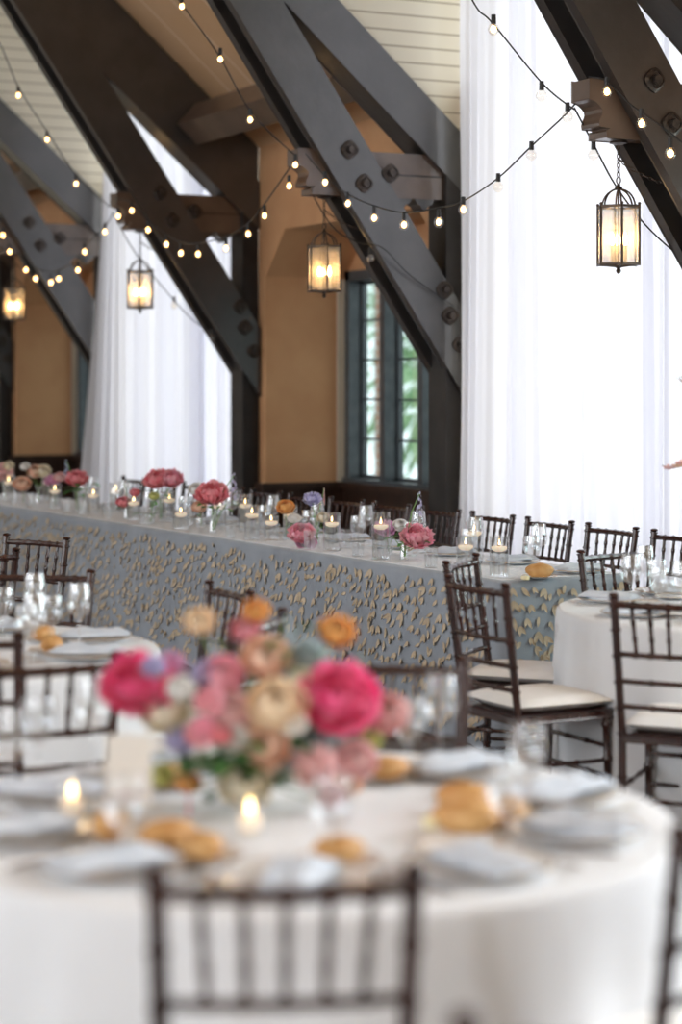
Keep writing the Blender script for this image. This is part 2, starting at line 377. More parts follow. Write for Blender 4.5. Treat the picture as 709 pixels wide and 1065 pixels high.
# cheeks of the dormers above the rafters
def raf_top(y): return 3.97-.885*(y-5.445)
def raf_low(y): return 3.62-.885*(y-5.445)
for a in edges[1:-1]:
    b = MB(); b.prism([(YD-.05, raf_top(YD-.05)+.003), (YW, raf_top(YW)+.003), (6.9, raf_top(YW)+.003), (6.9, ZD), (YD-.05, ZD)], -a-.20, -a-.08)
    b.prism([(YDO+.05, raf_top(YD-.05)+.003), (YO, raf_top(YW)+.003), (YO-.1, raf_top(YW)+.003), (YO-.1, ZD), (YDO+.05, ZD)], -a-.20, -a-.08)
    struct(b.build('wall_cheek', M['shiplap'], smooth=False))
b = MB(); b.box(-AE, -AE+.1, YW, 7.2, 0, ZD); b.box(-AE-.1, -AE+.05, YD, 7.2, 3.3, ZD); struct(b.build('wall_end_return', M['plaster'], smooth=False))

# ------------------------------------------------------------------ purlins (one per low bay in view)
for a0, a1, k in bays:
    if k == 'low' and a1-a0 > 3 and a0 > 3:
        T = Matrix.Translation((0, 5.80, 3.60)) @ Matrix.Rotation(-math.atan(.885), 4, 'X')
        b = MB(); b.box(-a1+.0, -a0-.28, -.11, .11, -.12, .10, T)
        o = b.build('roof_purlin', M['timber_edge'], smooth=False)
        which = {0:'in the bay nearest the camera', 1:'above the leaded window with the hanging lantern', 2:'in the far dim bay behind the left truss'}[max(0, round((a0-T1+SP)/SP/2))]
        tag(o, 'brown purlin under the tan ceiling ' + which, 'beam', 'purlins under the sloping ceiling')

# ------------------------------------------------------------------ timber trusses
def bu(y): return 3.41-1.463*(y-5.41)      # upper edge of the long brace
def bl(y): return 3.175-1.463*(y-5.22)     # lower edge
def mirror(pts): return [(2*MID-y, z) for y, z in pts][::-1]
def washer(b, x, y, z, s):
    T = Matrix.Translation((x, y, z)) @ Matrix.Rotation(PI/2, 4, 'Y')
    n = 16
    prof = [(0,.0),(.055*s,.0),(.055*s,.012),(.040*s,.018),(.040*s,.012),(.026*s,.012),(.026*s,.022)]
    vs = []
    for r, h in prof[1:]:
        for k in range(n):
            an = 2*PI*k/n; rr = r*(1+.08*math.cos(4*an)); vs.append(T @ Vector((rr*math.cos(an), rr*math.sin(an), h)))
    m = len(prof)-1
    b.add(vs, [(i*n+k, i*n+(k+1) % n, (i+1)*n+(k+1) % n, (i+1)*n+k) for i in range(m-1) for k in range(n)]+[tuple((m-1)*n+k for k in range(n))])
    vs = [T @ Vector((.024*s*math.cos(PI/3*k), .024*s*math.sin(PI/3*k), h)) for h in (.0, .04) for k in range(6)]
    b.add(vs, [(k, (k+1) % 6, 6+(k+1) % 6, 6+k) for k in range(6)]+[tuple(range(6, 12))])
def bevel(o, w=.006):
    m = o.modifiers.new('edge', 'BEVEL'); m.width = w; m.segments = 2; m.limit_method = 'ANGLE'; return o
def make_truss():
    root = empty('timber_truss')
    # x is measured from the near face (0) going away (-x)
    y0 = 4.06
    br = [(y0, bl(y0)), (YW-.014, bl(YW)), (YW-.014, bu(YW)), (y0, bu(y0))]
    for e0, e1 in ((-.075, 0), (-.29, -.215)):
        bevel(MB().prism(br, e1, e0).build('brace', M['timber'], root, smooth=False))
        bevel(MB().prism([(2*MID-p[0], p[1]) for p in br], e1, e0).build('brace', M['timber'], root, smooth=False))
    rf = [(MID, raf_low(MID)), (YW-.014, raf_low(YW)), (YW-.014, raf_top(YW)), (MID, raf_top(MID))]
    bevel(MB().prism(rf, -.265, -.025).build('rafter', M['timber'], root, smooth=False))
    bevel(MB().prism([(2*MID-p[0], p[1]) for p in rf], -.265, -.025).build('rafter', M['timber'], root, smooth=False))
    # hammer beam with a carved end
    pr_ = [(5.19,3.06),(5.19,2.965)]
    for i in range(8):
        t = i/7; pr_.append((5.222+.045*t+.028*math.sin(t*PI*1.5)*(1-t*.3), 2.955-.115*t))
    pr_ += [(5.305,2.838),(5.305,2.828),(5.285,2.822),(5.285,2.79),(6.33,2.79),(6.33,3.06)]
    bevel(MB().prism(pr_, -.222, -.068).build('hammer_beam', M['timber_edge'], root, smooth=False), .004)
    bevel(MB().box(-.225, -.065, 5.8, 6.33, 2.925, 2.932).build('beam_seam', M['black'], root, smooth=False), .001)
    # carved drops under the beam by the post
    for c0, c1 in ((5.83, 5.97), (6.0, 6.13)):
        pts = [(c0, 2.80)]
        for i in range(9):
            t = i/8; pts.append((c0+(c1-c0)*t, 2.79-.065*abs(math.sin(t*PI))**.6-.012*math.cos(t*4*PI)))
        pts.append((c1, 2.80)); MB().prism(pts, -.21, -.08).build('carved_drop', M['timber'], root)
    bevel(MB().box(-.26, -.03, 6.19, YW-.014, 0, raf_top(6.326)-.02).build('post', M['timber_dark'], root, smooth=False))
    for y, z, s in ((5.50,3.06,1),(5.78,2.93,1),(5.60,2.86,1),(6.16,2.22,1),(6.20,2.06,1),(6.27,1.88,.9)):
        b = MB(); washer(b, 0, y, z, s); b.build('bolt', M['iron'], root)
    return root
tl = {2:'dark timber truss at the right whose carved end holds the nearest lantern',
      3:'timber truss left of the tall white curtain, lit blue grey, with three big bolts',
      4:'dark truss left of the leaded window, its post against the tan wall',
      5:'dim timber truss in the far left bay behind the swagged bulbs',
      6:'farthest timber truss, only its foot showing at the left edge'}
trs = [place('truss', make_truss, 'timber_truss', (-a, 0, 0), 0, tl[i+2], 'roof truss', 'timber trusses along the hall') for i, a in enumerate(TA)]
for i in (0, 2, 4):      # a dark packing board closes the gap up to the low ceiling
    pk = [(YD, raf_top(YD)), (YW-.014, raf_top(YW)), (YW-.014, roofz(YW)-.004), (YD, roofz(YD)-.004)]
    MB().prism(pk, -.05, -.035).build('packing_board', M['timber'], trs[i], smooth=False)

# ------------------------------------------------------------------ curtains
def curtain(aL, aR, y, zt, flare, seed, label, spill=0, folds=7.0):
    """a sheer panel from aL (far) to aR (near)"""
    n = 260; m = 26; vs = []
    for j in range(m+1):
        v = j/m; z = zt*(1-v)+.012*v
        for i in range(n+1):
            u = i/n
            w = (aL-aR)*u
            base = aR+w+flare*(v**2.2)*u**6
            g = noise.noise(Vector((u*9+seed*7.3, seed, v*.25)))*.055
            ph = (w*folds+.9*noise.noise(Vector((u*6+seed, v*.35, 3)))*2.2)*2*PI
            amp = (.022+.018*noise.noise(Vector((u*4, seed+5, v*.5))))*(.65+.45*v)
            yy = y+g*.7+amp*math.sin(ph)+.008*math.sin(ph*2.3+seed)-spill*(v**2.2)*max(0, (u-.80)/.2)**1.5
            vs.append((-(base+.012*math.cos(ph)), yy, z))
    fs = [(j*(n+1)+i, j*(n+1)+i+1, (j+1)*(n+1)+i+1, (j+1)*(n+1)+i) for j in range(m) for i in range(n)]
    o = MB().add(vs, fs).build('sheer_curtain', M['curtain']); tag(o, label, 'curtain', 'floor length sheer curtains'); return o
curtain(10.84, 8.72, 6.20, 5.15, .10, 1, 'wide bright white sheer curtain filling the tall bay behind the right chairs')
curtain(8.78, 7.98, 6.10, 5.15, 0, 2, 'narrow strip of white sheer curtain at the far right edge of the bay')
curtain(17.27, 14.95, 6.16, 5.15, .14, 3, 'white sheer curtain in the farther bay behind the small left lantern', spill=.22)
curtain(15.3, 14.475, 6.27, 5.15, 0, 4, 'narrow greyer sheer curtain gathered beside the dark post with the brace foot')

# ------------------------------------------------------------------ lanterns
def hexp(r, ph=0): return [(r*math.cos(PI/3*k+ph), r*math.sin(PI/3*k+ph)) for k in range(6)]
def make_lantern():
    root = empty('hanging_lantern'); Rr = .104; H = .27    # origin: hook under the beam, z down; body top at -.31
    zt = -.312; zb = zt-H
    f = MB()
    hp = hexp(Rr, math.radians(30+3.65))
    for x, y in hp: f.tube([(x, y, zb-.008), (x, y, zt+.008)], .0062, 6); f.ell((x, y, zt+.012), .008, .008, .008, 6, 4)
    for z in (zt, zb):
        for i in range(6): f.tube([(*hp[i], z), (*hp[(i+1) % 6], z)], .0065, 6)
    for x, y in hp: f.tube([(0,0,zb-.014), (x, y, zb)], .004, 5)
    f.lathe([(.0,-.04),(.010,-.034),(.013,-.024),(.008,-.014),(.018,-.008),(.018,0)], 10, (0,0,zb-.006))
    f.build('lantern_frame', M['bronze'], root)
    h = MB()
    for k in range(3):
        an = PI/3*k+math.radians(33.65); pts = [(Rr*.80*math.cos(an)*math.cos(t), Rr*.80*math.sin(an)*math.cos(t), zt+.085*math.sin(t)) for t in [PI*i/14 for i in range(15)]]
        h.tube(pts, .0042, 6)
    h.lathe([(.0,.0),(.012,.003),(.020,.012),(.010,.020),(.008,.03),(.0,.034)], 10, (0,0,zt+.078))
    h.build('arched_strap', M['bronze'], root)
    r = MB(); r.tube([(0,0,zb),(0,0,zt+.085)], .005, 6); r.build('centre_rod', M['bronze'], root)
    for i in range(6):
        p, q = Vector((*hp[i],0))*.97, Vector((*hp[(i+1) % 6],0))*.97
        g = MB(); nx = ((p+q)/2).normalized()*.002
        g.add([p+Vector((0,0,zb+.008)), q+Vector((0,0,zb+.008)), q+Vector((0,0,zt-.008)), p+Vector((0,0,zt-.008)),
               p+nx+Vector((0,0,zb+.008)), q+nx+Vector((0,0,zb+.008)), q+nx+Vector((0,0,zt-.008)), p+nx+Vector((0,0,zt-.008))],
              [(4,5,6,7),(0,3,2,1),(0,1,5,4),(2,3,7,6)])
        g.build('glass_pane', M['lantglass'], root, smooth=False)
    for k in range(3):
        an = 2*PI/3*k+.5; x, y = .035*math.cos(an), .035*math.sin(an)
        s = MB(); s.tube([(x, y, zb+.0), (x, y, zb+.085)], .0095, 10); s.tube([(0,0,zb+.006),(x,y,zb+.012)], .005, 6)
        sl = s.build('candle_sleeve', M['candlesleeve'], root)
        e = MB(); e.lathe([(0,0),(.008,.006),(.013,.022),(.010,.040),(.004,.056),(0,.062)], 10, (x, y, zb+.088)); e.build('candle_bulb', M['filament'], sl)
    c = MB(); z = -.0; 
    c.lathe([(0,0),(.042,-.002),(.044,-.012),(.015,-.02),(.0,-.022)], 14)
    c.build('canopy', M['bronze'], root)
    c = MB(); z = -.03; i = 0
    while z > zt+.135:
        T = Matrix.Rotation(PI/2, 4, 'X') if i % 2 else Matrix.Rotation(PI/2, 4, 'Z') @ Matrix.Rotation(PI/2, 4, 'X')
        T = T @ Matrix.Diagonal((.55, 1.0, 1, 1)); c.torus((0,0,z), .014, .0026, T, 10, 5); z -= .0215; i += 1
    c.torus((0,0,zt+.125), .0165, .0032, Matrix.Rotation(PI/2, 4, 'X') , 14, 6)
    c.build('chain', M['bronze'], root)
    # spare chain looping from the hanging chain back to the brace
    s = MB(); p0 = Vector((0,.008,-.09)); p1 = Vector((.10,.46,-.18)); i = 0; n = 22
    for i in range(n):
        t = i/(n-1); p = p0.lerp(p1, t)+Vector((0,0,-.11*4*t*(1-t)*.55)); q = p0.lerp(p1, t+.02)+Vector((0,0,-.11*4*(t+.02)*(1-t-.02)*.55))
        d = (q-p).normalized(); X = d; Yv = Vector((0,0,1)).cross(X).normalized(); Z = X.cross(Yv)
        if i % 2: Yv, Z = Z, -Yv
        T = Matrix((X, Yv, Z)).transposed().to_4x4() @ Matrix.Diagonal((1.15, .6, 1, 1))
        s.torus(p, .0125, .0024, T, 10, 5)
    s.build('slack_chain', M['bronze'], root)
    return root
lan = [(W(XP(643,DL), DL, 0), l) for DL, l in ()]
ll = ['clear glass bronze lantern hanging in front of the bright curtain at right',
      'glowing cream lantern hanging in front of the tan niche wall',
      'small lit lantern hanging in front of the farther white curtain',
      'warm lit lantern at the left edge against the brown wall']
rzs = [math.radians(63.65+0), math.radians(63.65+10+30-30), math.radians(63.65), math.radians(63.65+6)]
for i in range(4):
    a = TA[i]+.145; y = 5.40
    o = place('lantern', make_lantern, 'hanging_lantern', (-a, y, 2.787), 0, ll[i], 'lantern', 'hexagonal lanterns under the truss ends')
    o.rotation_euler = (0, 0, [.02+d for d in (0, .17, 0, .1)][i])
# hexagon orientation: a corner towards the camera
for o in [x for x in bpy.data.objects if x.type == 'MESH' and x.name.startswith(('lantern_frame','glass_pane','arched_strap'))]:
    pass

# ------------------------------------------------------------------ string lights
def bulb_parts(root, p, lit=True, n=[0]):
    """a bulb hanging at p"""
    if 'bulbmesh' not in protos:
        s = MB(); s.tube([(0,0,.004),(0,0,-.028)], [.0085,.0095], 8); protos['sockmesh'] = s.mesh('socket', M['black'])
        g = MB(); g.lathe([(0,-.068),(.010,-.064),(.0175,-.054),(.0195,-.045),(.016,-.034),(.009,-.026)], 12); protos['bulbmesh'] = g.mesh('bulb', M['bulbglass'])
        e = MB(); e.lathe([(0,-.058),(.007,-.055),(.0105,-.046),(.008,-.037),(0,-.032)], 8); protos['filmesh'] = e.mesh('glowing_filament', M['bulb'])
    s = bpy.data.objects.new('socket', protos['sockmesh']); col.objects.link(s); s.parent = root; s.location = p; s.scale = (1.3,)*3
    g = bpy.data.objects.new('bulb', protos['bulbmesh']); col.objects.link(g); g.parent = root; g.location = p; g.scale = (1.35,)*3
    if lit:
        f = bpy.data.objects.new('filament', protos['filmesh']); col.objects.link(f); f.parent = g
def string(cable, bulbs, label, lit=True):
    root = empty('string_lights', cable[0]); o = Vector(cable[0])
    # smooth cable through the points (Catmull-Rom)
    P = [Vector(c)-o for c in cable]; P = [P[0]]+P+[P[-1]]; pts = []
    for i in range(1, len(P)-2):
        for k in range(6):
            t = k/6; a, b_, c, d = P[i-1], P[i], P[i+1], P[i+2]
            pts.append(.5*((2*b_)+(c-a)*t+(2*a-5*b_+4*c-d)*t*t+(3*b_-a-3*c+d)*t**3))
    pts.append(P[-2]); MB().tube(pts, .0042, 6).build('cable', M['black'], root)
    for p, l in bulbs: bulb_parts(root, Vector(p)-o, l)
    return tag(root, label, 'string lights', 'bulb strings between the trusses')
def on_y(px, py, y):
    r = (px-CX)/F; D = y/(SA*r+CA); return W(r*D, D, ZP(py, D))
def on_a(px, py, a):
    r = (px-CX)/F; D = a/(SA-CA*r); return W(r*D, D, ZP(py, D))
DROP = .035
def mk(fn, cab, bul, par, label):
    c = [fn(x, y, par) for x, y in cab]
    bs = [(fn(x, y, par)+Vector((0,0,.046)), l) for x, y, l in bul]
    string(c, bs, label)
mk(on_y, [(709,148),(683,128),(655,108),(630,84),(612,80)], [(697,156,1),(667,125,1),(631,92,1)], 5.17, 'string of bulbs drooping across the nearest truss at the right edge')
mk(on_y, [(598,108),(585,122),(552.5,152),(518,185),(481.6,209),(456,216),(420,221),(389,214),(361.6,202),(340,185),(318,160)],
   [(590,118,0),(552.5,158,0),(518,191,0),(481.6,215,1),(456,228,1),(420,231,1),(389,224,1),(361.6,209,1),(338,187,1)], 5.16, 'swag of bulbs between the nearest truss and the blue grey truss')
mk(on_y, [(306,168),(296,182),(275,212),(258,232),(235,246),(206,253),(188,252),(172,243),(154,229),(137,211),(118,206)],
   [(307,169,1),(300.5,191,1),(275,222,1),(258,241,1),(235,256,1),(206,262,1),(188,261,1),(173,252,1),(154,237,1),(137,217,1)], 5.16, 'swag of bulbs over the farther lantern between the second and third trusses')
mk(on_y, [(118,220),(109,236),(88,256),(80,270),(61,281),(53,283),(37,279),(27,268),(10,253),(3,232),(-6,226)],
   [(109,239,1),(123,223,1),(88,260,1),(81,279,1),(61,288,1),(53,292,1),(37,288,1),(27,279,1),(10,260,1),(3,243,1)], 5.16, 'swag of many bulbs close together in the dim far left bay')
mk(on_a, [(480,-20),(497,10),(512,24),(564,87),(597,114)], [(513,27,1),(563,96,0)], 7.9, 'thin string of bulbs falling down the bright curtain from the top edge')
mk(on_a, [(178,-12),(186,0),(227,57),(262,118),(308,163)], [(189,4,1),(229,59,1),(260,122,1)], 11.1, 'string of bulbs falling past the brown purlin to the blue grey truss')
mk(on_a, [(-8,36),(2,50),(20,92),(49,137),(80,183),(114,215)], [(19,97,1),(49,143,1),(79,189,1)], 14.3, 'string of bulbs falling across the cream boards at the left')
def hang(pts, soc, a, label):
    c = [on_a(x, y, aa) for x, y, aa in pts]; bs = [(on_a(x, y, aa)+Vector((0,0,.02)), 0) for x, y, aa in soc]; string(c, bs, label)
hang([(597,112,8.0),(617,150,8.05),(640,193,8.1),(672,235,8.1),(709,268,8.1),(740,285,8.1)], [(617,152,8.05)], 0, 'unlit string passing behind the nearest lantern towards the right edge')
hang([(118,222,14.4),(140,262,14.4),(178,309,14.38),(202,334,14.3),(226,349,14.13)], [(181,312,14.38),(220,346,14.15)], 0, 'unlit string sagging over the farther curtain from truss end to brace')
hang([(318,190,11.2),(345,235,11.2),(372,252,11.1),(398,258,10.94),(425,285,10.95),(471,318,10.96)], [(385,262,11.0)], 0, 'unlit string looped under the blue grey brace towards the post')

# ------------------------------------------------------------------ chiavari chairs
def rod(b, p0, p1, r, rings=(), n=8, r1=None):
    p0, p1 = Vector(p0), Vector(p1); r1 = r1 or r; ts = [(0, 1)]
    Ln = (p1-p0).length
    for t in rings:
        d = .006/Ln
        ts += [(t-2*d, 1), (t-d, 1.32), (t+d, 1.32), (t+2*d, 1)]
    ts.append((1, 1)); ts.sort()
    b.tube([p0.lerp(p1, t) for t, s in ts], [(r+(r1-r)*t)*s for t, s in ts], n)
def bx(z):  # half width and y of the back at height z
    if z <= .45: return .175+.006*(z/.45), .012-.01*(1-z/.45)*1.5
    t = (z-.45)/.47; return .181+.013*t, .012-.062*t
def make_chair():
    root = empty('chiavari_chair')
    for s in (-1, 1):
        b = MB(); zs = [0, .15, .30, .45, .54, .63, .72, .81, .895, .92]
        pts = []; rs = []
        for z0, z1 in zip(zs[:-1], zs[1:]):
            for t in (0, .3, .7):
                z = z0+(z1-z0)*t; w, y = bx(z); pts.append((s*w, y-.0, z)); rs.append(.0150)
            w, y = bx(z1)
            for dz, k in ((-.010, 1), (-.006, 1.28), (.0, 1.28)):
                z = z1+dz-.002; w, y = bx(z); pts.append((s*w, y, z)); rs.append(.0150*k)
        rs[0] = .012; b.tube(pts, rs, 10)
        w, y = bx(.925); b.ell((s*w, y, .926), .0195, .0195, .009, 10, 6)
        b.build('rear_leg', M['chair'], root)
        b = MB(); rod(b, (s*.195, .405, 0), (s*.190, .395, .425), .0125, (.3, .62, .92), 10, .0155); b.build('front_leg', M['chair'], root)
    def rail(z, r, bow, name, rings):
        w, y = bx(z); n = 14; pts = []; rs = []
        for i in range(n*2+1):
            t = i/(n*2); u = 2*t-1; pts.append((u*w, y-bow*(1-u*u), z)); rs.append(r*(1.3 if any(abs(t-q) < .019 for q in rings) else 1))
        MB().tube(pts, rs, 8).build(name, M['chair'], root)
    rail(.893, .0125, .026, 'top_rail', (.17, .33, .5, .67, .83))
    rail(.722, .0095, .022, 'cross_rail', (.17, .33, .5, .67, .83)); rail(.628, .0095, .020, 'cross_rail', (.33, .67)); rail(.540, .0095, .018, 'cross_rail', (.33, .67))
    for k in range(5):
        u = -1+2*(k+1)/6; w1, y1 = bx(.893); w0, y0 = bx(.722)
        b = MB(); rod(b, (u*w0*.94, y0-.022*(1-u*u), .722), (u*w1, y1-.026*(1-u*u), .893), .0072, (.33, .66), 8); b.build('spindle', M['chair'], root)
    b = MB(); pts = []
    b.prism([(-.185,.0),(.185,.0),(.205,.41),(.19,.425),(-.19,.425),(-.205,.41)], .415, .450, 2)
    bevel(b.build('seat_frame', M['chair'], root, smooth=False), .008)
    # cushion: rounded pad
    n = 14; vs = []; 
    def cp(u, v):
        w = .182+.018*(v+1)/2; x = u*w; y = .215+v*.205
        e = (1-abs(u)**5)*(1-abs(v)**5); return x, y, e
    for side in (1, -1):
        for j in range(n+1):
            for i in range(n+1):
                u, v = -1+2*i/n, -1+2*j/n; x, y, e = cp(u, v)
                vs.append((x, y, .477+side*(.027*max(e, 0)**.45)+.004*(side > 0)*math.cos(u*1.5)*math.cos(v*1.5)))
    N1 = (n+1)**2
    fs = [(j*(n+1)+i, j*(n+1)+i+1, (j+1)*(n+1)+i+1, (j+1)*(n+1)+i) for j in range(n) for i in range(n)]
    fs += [(N1+f[3], N1+f[2], N1+f[1], N1+f[0]) for f in fs[:]]
    c = MB().add(vs, fs)
    c.build('cushion', M['cushion'], root, angle=80)
    for z in (.16, .26):
        for s in (-1, 1): b = MB(); rod(b, (s*.18, .005, z), (s*.193, .40, z), .008, (.33, .66)); b.build('stretcher', M['chair'], root)
    for z, y, w in ((.20, .40, .19), (.31, .398, .19), (.22, .0, .176)):
        b = MB(); rod(b, (-w, y, z), (w, y, z), .008, (.33, .66)); b.build('stretcher', M['chair'], root)
    return root
def chair(X, D, fx, fd, label, group=None, dz=0):
    f = WD(fx, fd); p = W(X, D)+f*.045
    return place('chair', make_chair, 'chiavari_chair', (p.x, p.y, dz), math.atan2(f.y, f.x)-PI/2, label, 'chair', group)
g1 = 'chairs around the near round table'; g2 = 'chairs around the right round table'; g3 = 'chairs around the left round table'; g4 = 'chairs along the far side of the long table'
chair(-.083, 3.03, -.09, 1, 'dark brown spindle-back chair, blurred, back to the camera at the bottom centre', g1)
chair(.682, 3.446, -.73, .68, 'dark chair cut off by the lower right edge, only one back post showing', g1)
chair(.13, 5.30, -.15, -.99, 'brown chair behind the near centrepiece, right of the hot pink peony', g1)
chair(.33, 2.27, -.25, -1, 'chair below the frame, just the dark tip of one post at bottom', 'chairs nearest the camera')
chair(.50, 7.40, .88, .48, 'dark chair with ivory cushion in full side view, pulled up to the right table', g2)
chair(.50, 8.30, .93, -.37, 'dark chair standing behind the side-view chair, near the blue cloth corner', g2)
chair(1.19, 8.74, .55, -.83, 'chair at the far side of the right round table, spindles in front of blue cloth', g2)
chair(1.11, 6.82, .40, .91, 'chair with white cushion at the right edge, back towards the camera', g2)
chair(-.78, 5.33, -.4, .92, 'blurred chair behind the left pink peony, back rails against white tablecloth', g3)
chair(-1.125, 5.845, .05, 1, 'chair cut by the left edge in front of the left table', g3)
chair(-1.15, 7.78, -.2, -1, 'chair behind the left round table, wide back against the petal cloth', g3)
chair(-.40, 7.15, -.9, -.42, 'upright dark chair in front of the petal cloth, above the peach blooms', g3)
chair(-.26, 6.27, -.93, .36, 'nearer shiny-railed chair right of the left table, partly behind blooms', g3)
chair(-1.55, 8.62, -.7, .72, 'chair at the left edge with a pale shine on its top rail', 'two chairs by the petal cloth at left')
chair(-1.43, 9.45, -.58, -.81, 'narrow dark chair farthest back at left before the long table', 'two chairs by the petal cloth at left')
for k in range(-2, 11):
    i = k+2
    chair(1.09-.265*k, 10.60+.4585*k, -.865, -.5, 'dark chair behind the long table, %s in the row from the right' % ORD[i], g4)

# ------------------------------------------------------------------ round tables
def make_table():
    root = empty('round_table')
    MB().lathe([(0,.735),(.752,.735),(.756,.745),(.752,.755),(0,.755)], 64).build('tabletop', M['floor'], root)
    for k in range(4):
        an = PI/4+PI/2*k; x, y = .45*math.cos(an), .45*math.sin(an)
        b = MB(); b.tube([(x, y, 0), (x*.95, y*.95, .734)], .016, 8); b.build('leg', M['iron'], root)
    return root
def cloth_round(seed, folds=13):
    n = 240; prof = []
    vs = []; rings = []
    def add(fn): rings.append([fn(2*PI*k/n) for k in range(n)])
    for r in (.02, .3, .5, .66, .73): add(lambda a, r=r: (r*math.cos(a), r*math.sin(a), .7605+.0006*math.sin(9*a)))
    for r, z in ((.752,.7603),(.762,.757),(.768,.749),(.770,.738)): add(lambda a, r=r, z=z: (r*math.cos(a), r*math.sin(a), z))
    for j in range(1, 19):
        v = j/18; z = .738*(1-v)+.008*v
        def fn(a, v=v, z=z):
            w = a+.25*noise.noise(Vector((math.cos(a)*2, math.sin(a)*2, seed)))
            amp = .034*v**.9*(.7+.6*noise.noise(Vector((math.cos(a)*3+seed, math.sin(a)*3, 1.5))))
            q = math.sin(folds*w); q = q*.75+.25*math.sin(2*folds*w+seed)
            r = .772+.034*v**.8+amp*q*.95; return (r*math.cos(a), r*math.sin(a), z)
        add(fn)
    vs = [p for r in rings for p in r]; m = len(rings)
    fs = [(i*n+k, i*n+(k+1) % n, (i+1)*n+(k+1) % n, (i+1)*n+k) for i in range(m-1) for k in range(n)]; fs.append(tuple(range(n)))
    return MB().add(vs, fs)
RT = {'near': (-.08, 4.15), 'right': (1.62, 7.95), 'left': (-1.37, 6.70)}
TL = {'near': 'blurred in the foreground', 'right': 'beside the white-cushioned chairs at right', 'left': 'at the left edge'}
for i, (k, (X, D)) in enumerate(RT.items()):
    place('rt', make_table, 'round_table', W(X, D), 0, 'round folding table hidden under the ivory cloth ' + TL[k], 'table', 'round dining tables')
    o = cloth_round(i*3+1).build('tablecloth', M['linen'], angle=70); o.location = W(X, D)
    tag(o, 'ivory floor length tablecloth on the round table ' + TL[k], 'tablecloth', 'ivory tablecloths')
ZT = .762

# ------------------------------------------------------------------ long table
c0 = W(.71, 9.0); dt = WD(-.502, .865); nt_ = WD(.865, .502); LLEN = 7.6; LW = .72
rzl = math.atan2(dt.y, dt.x)      # local x along the table away, local y towards the wall (nt_)
sgn = 1 if Vector((-dt.y, dt.x, 0)).dot(nt_) > 0 else -1
def LTW(t, w, z=0): return c0+dt*t+nt_*w+Vector((0,0,z))
def lt_loc(px, w):
    """table position seen at image column px at offset w from the front edge"""
    bx0, bd0 = .71+.865*w, 9.0+.502*w; r = (px-CX)/F
    t = (r*bd0-bx0)/(-.502-r*.865); return t, (bx0-.502*t), (bd0+.865*t)
root = empty('banquet_table', c0, rzl)
f = lambda x, y: (x, sgn*y)
b = MB(); b.box(.03, LLEN-.03, min(0, sgn*LW)+.02, max(0, sgn*LW)-.02, .72, .752); b.build('tabletop', M['floor'], root, smooth=False)
for x in (.3, 2.4, 4.6, 7.0):
    for y in (.12, LW-.12):
        b = MB(); b.tube([(x, sgn*y, 0), (x, sgn*y, .72)], .018, 8); b.build('leg', M['iron'], root)
tag(root, 'long narrow banquet table under the petal-covered cloth before the windows', 'table')
# cloth: rounded rectangle outline, draped with shallow folds
def outline(s_):
    """perimeter point & outward normal at arclength fraction list"""
    r = .05; pts = []
    def arc(cx, cy, a0, a1):
        for i in range(7):
            a = a0+(a1-a0)*i/6; pts.append((cx+r*math.cos(a), cy+r*math.sin(a), math.cos(a), math.sin(a)))
    def line(x0, y0, x1, y1, nx, ny, n):
        for i in range(1, n): t = i/n; pts.append((x0+(x1-x0)*t, y0+(y1-y0)*t, nx, ny))
    arc(r, r, PI, 1.5*PI); line(r, 0, LLEN-r, 0, 0, -1, 300); arc(LLEN-r, r, 1.5*PI, 2*PI); line(LLEN, r, LLEN, LW-r, 1, 0, 30)
    arc(LLEN-r, LW-r, 0, .5*PI); line(LLEN-r, LW, r, LW, 0, 1, 300); arc(r, LW-r, .5*PI, PI); line(0, LW-r, 0, r, -1, 0, 40)
    return pts
op = outline(0); n = len(op); rings = []
rings.append([(x-nx*.05, y-ny*.05, .762) for x, y, nx, ny in op]); 
for d, z in ((-.012,.7615),(0,.757),(.006,.748),(.008,.73)): rings.append([(x+nx*d, y+ny*d, z) for x, y, nx, ny in op])
def disp(x, y, z):
    v = (.73-z)/.72
    return .010+.020*v+.016*v**.7*math.sin((x+y)*15+3*noise.noise(Vector((x*1.3, y*2, 0))))+.010*v*noise.noise(Vector((x*4, y*4, z)))
for j in range(1, 13):
    v = j/12; z = .73*(1-v)+.006*v; rings.append([(x+nx*(.0+disp(x, y, z)), y+ny*disp(x, y, z), z) for x, y, nx, ny in op])
vs = [(p[0], sgn*p[1], p[2]) for r in rings for p in r]; m = len(rings)
b = MB().mat(M['bluecloth'])
b.add(vs, [(i*n+k, i*n+(k+1) % n, (i+1)*n+(k+1) % n, (i+1)*n+k) for i in range(m-1) for k in range(n)]+[tuple(range(n))])
# butterfly-like cloth petals sewn all over the front and the right end
b.mat(M['petalcloth']); RP = random.Random(3)
def petal(px_, py_, pz, nx, ny, s, rot):
    tx, ty = -ny, nx; N = Vector((nx, ny, 0)); Tv = Vector((tx, ty, 0)); Zv = Vector((0,0,1)); C = Vector((px_, py_, pz))
    for q in ((-1, 1) if RP.random() < .6 else (RP.choice((-1, 1)),)):
        vs = []
        Ln = s*RP.uniform(.8, 1.2); Wd = s*.50; an = rot+q*.42
        for i in range(4):
            for j in range(3):
                t = i/3; u = (j-1); w = Wd*math.sin(PI*min(1, .12+t*.86))*.5
                lx = u*w; ly = -t*Ln; X = lx*math.cos(an)-ly*math.sin(an); Yv = lx*math.sin(an)+ly*math.cos(an)
                vs.append(C+Tv*X+Zv*Yv+N*(.003+.009*t*t+.005*abs(u)*t))
        b.add([(v.x, sgn*v.y, v.z) for v in vs], [(i*3+j, i*3+j+1, (i+1)*3+j+1, (i+1)*3+j) for i in range(3) for j in range(2)])
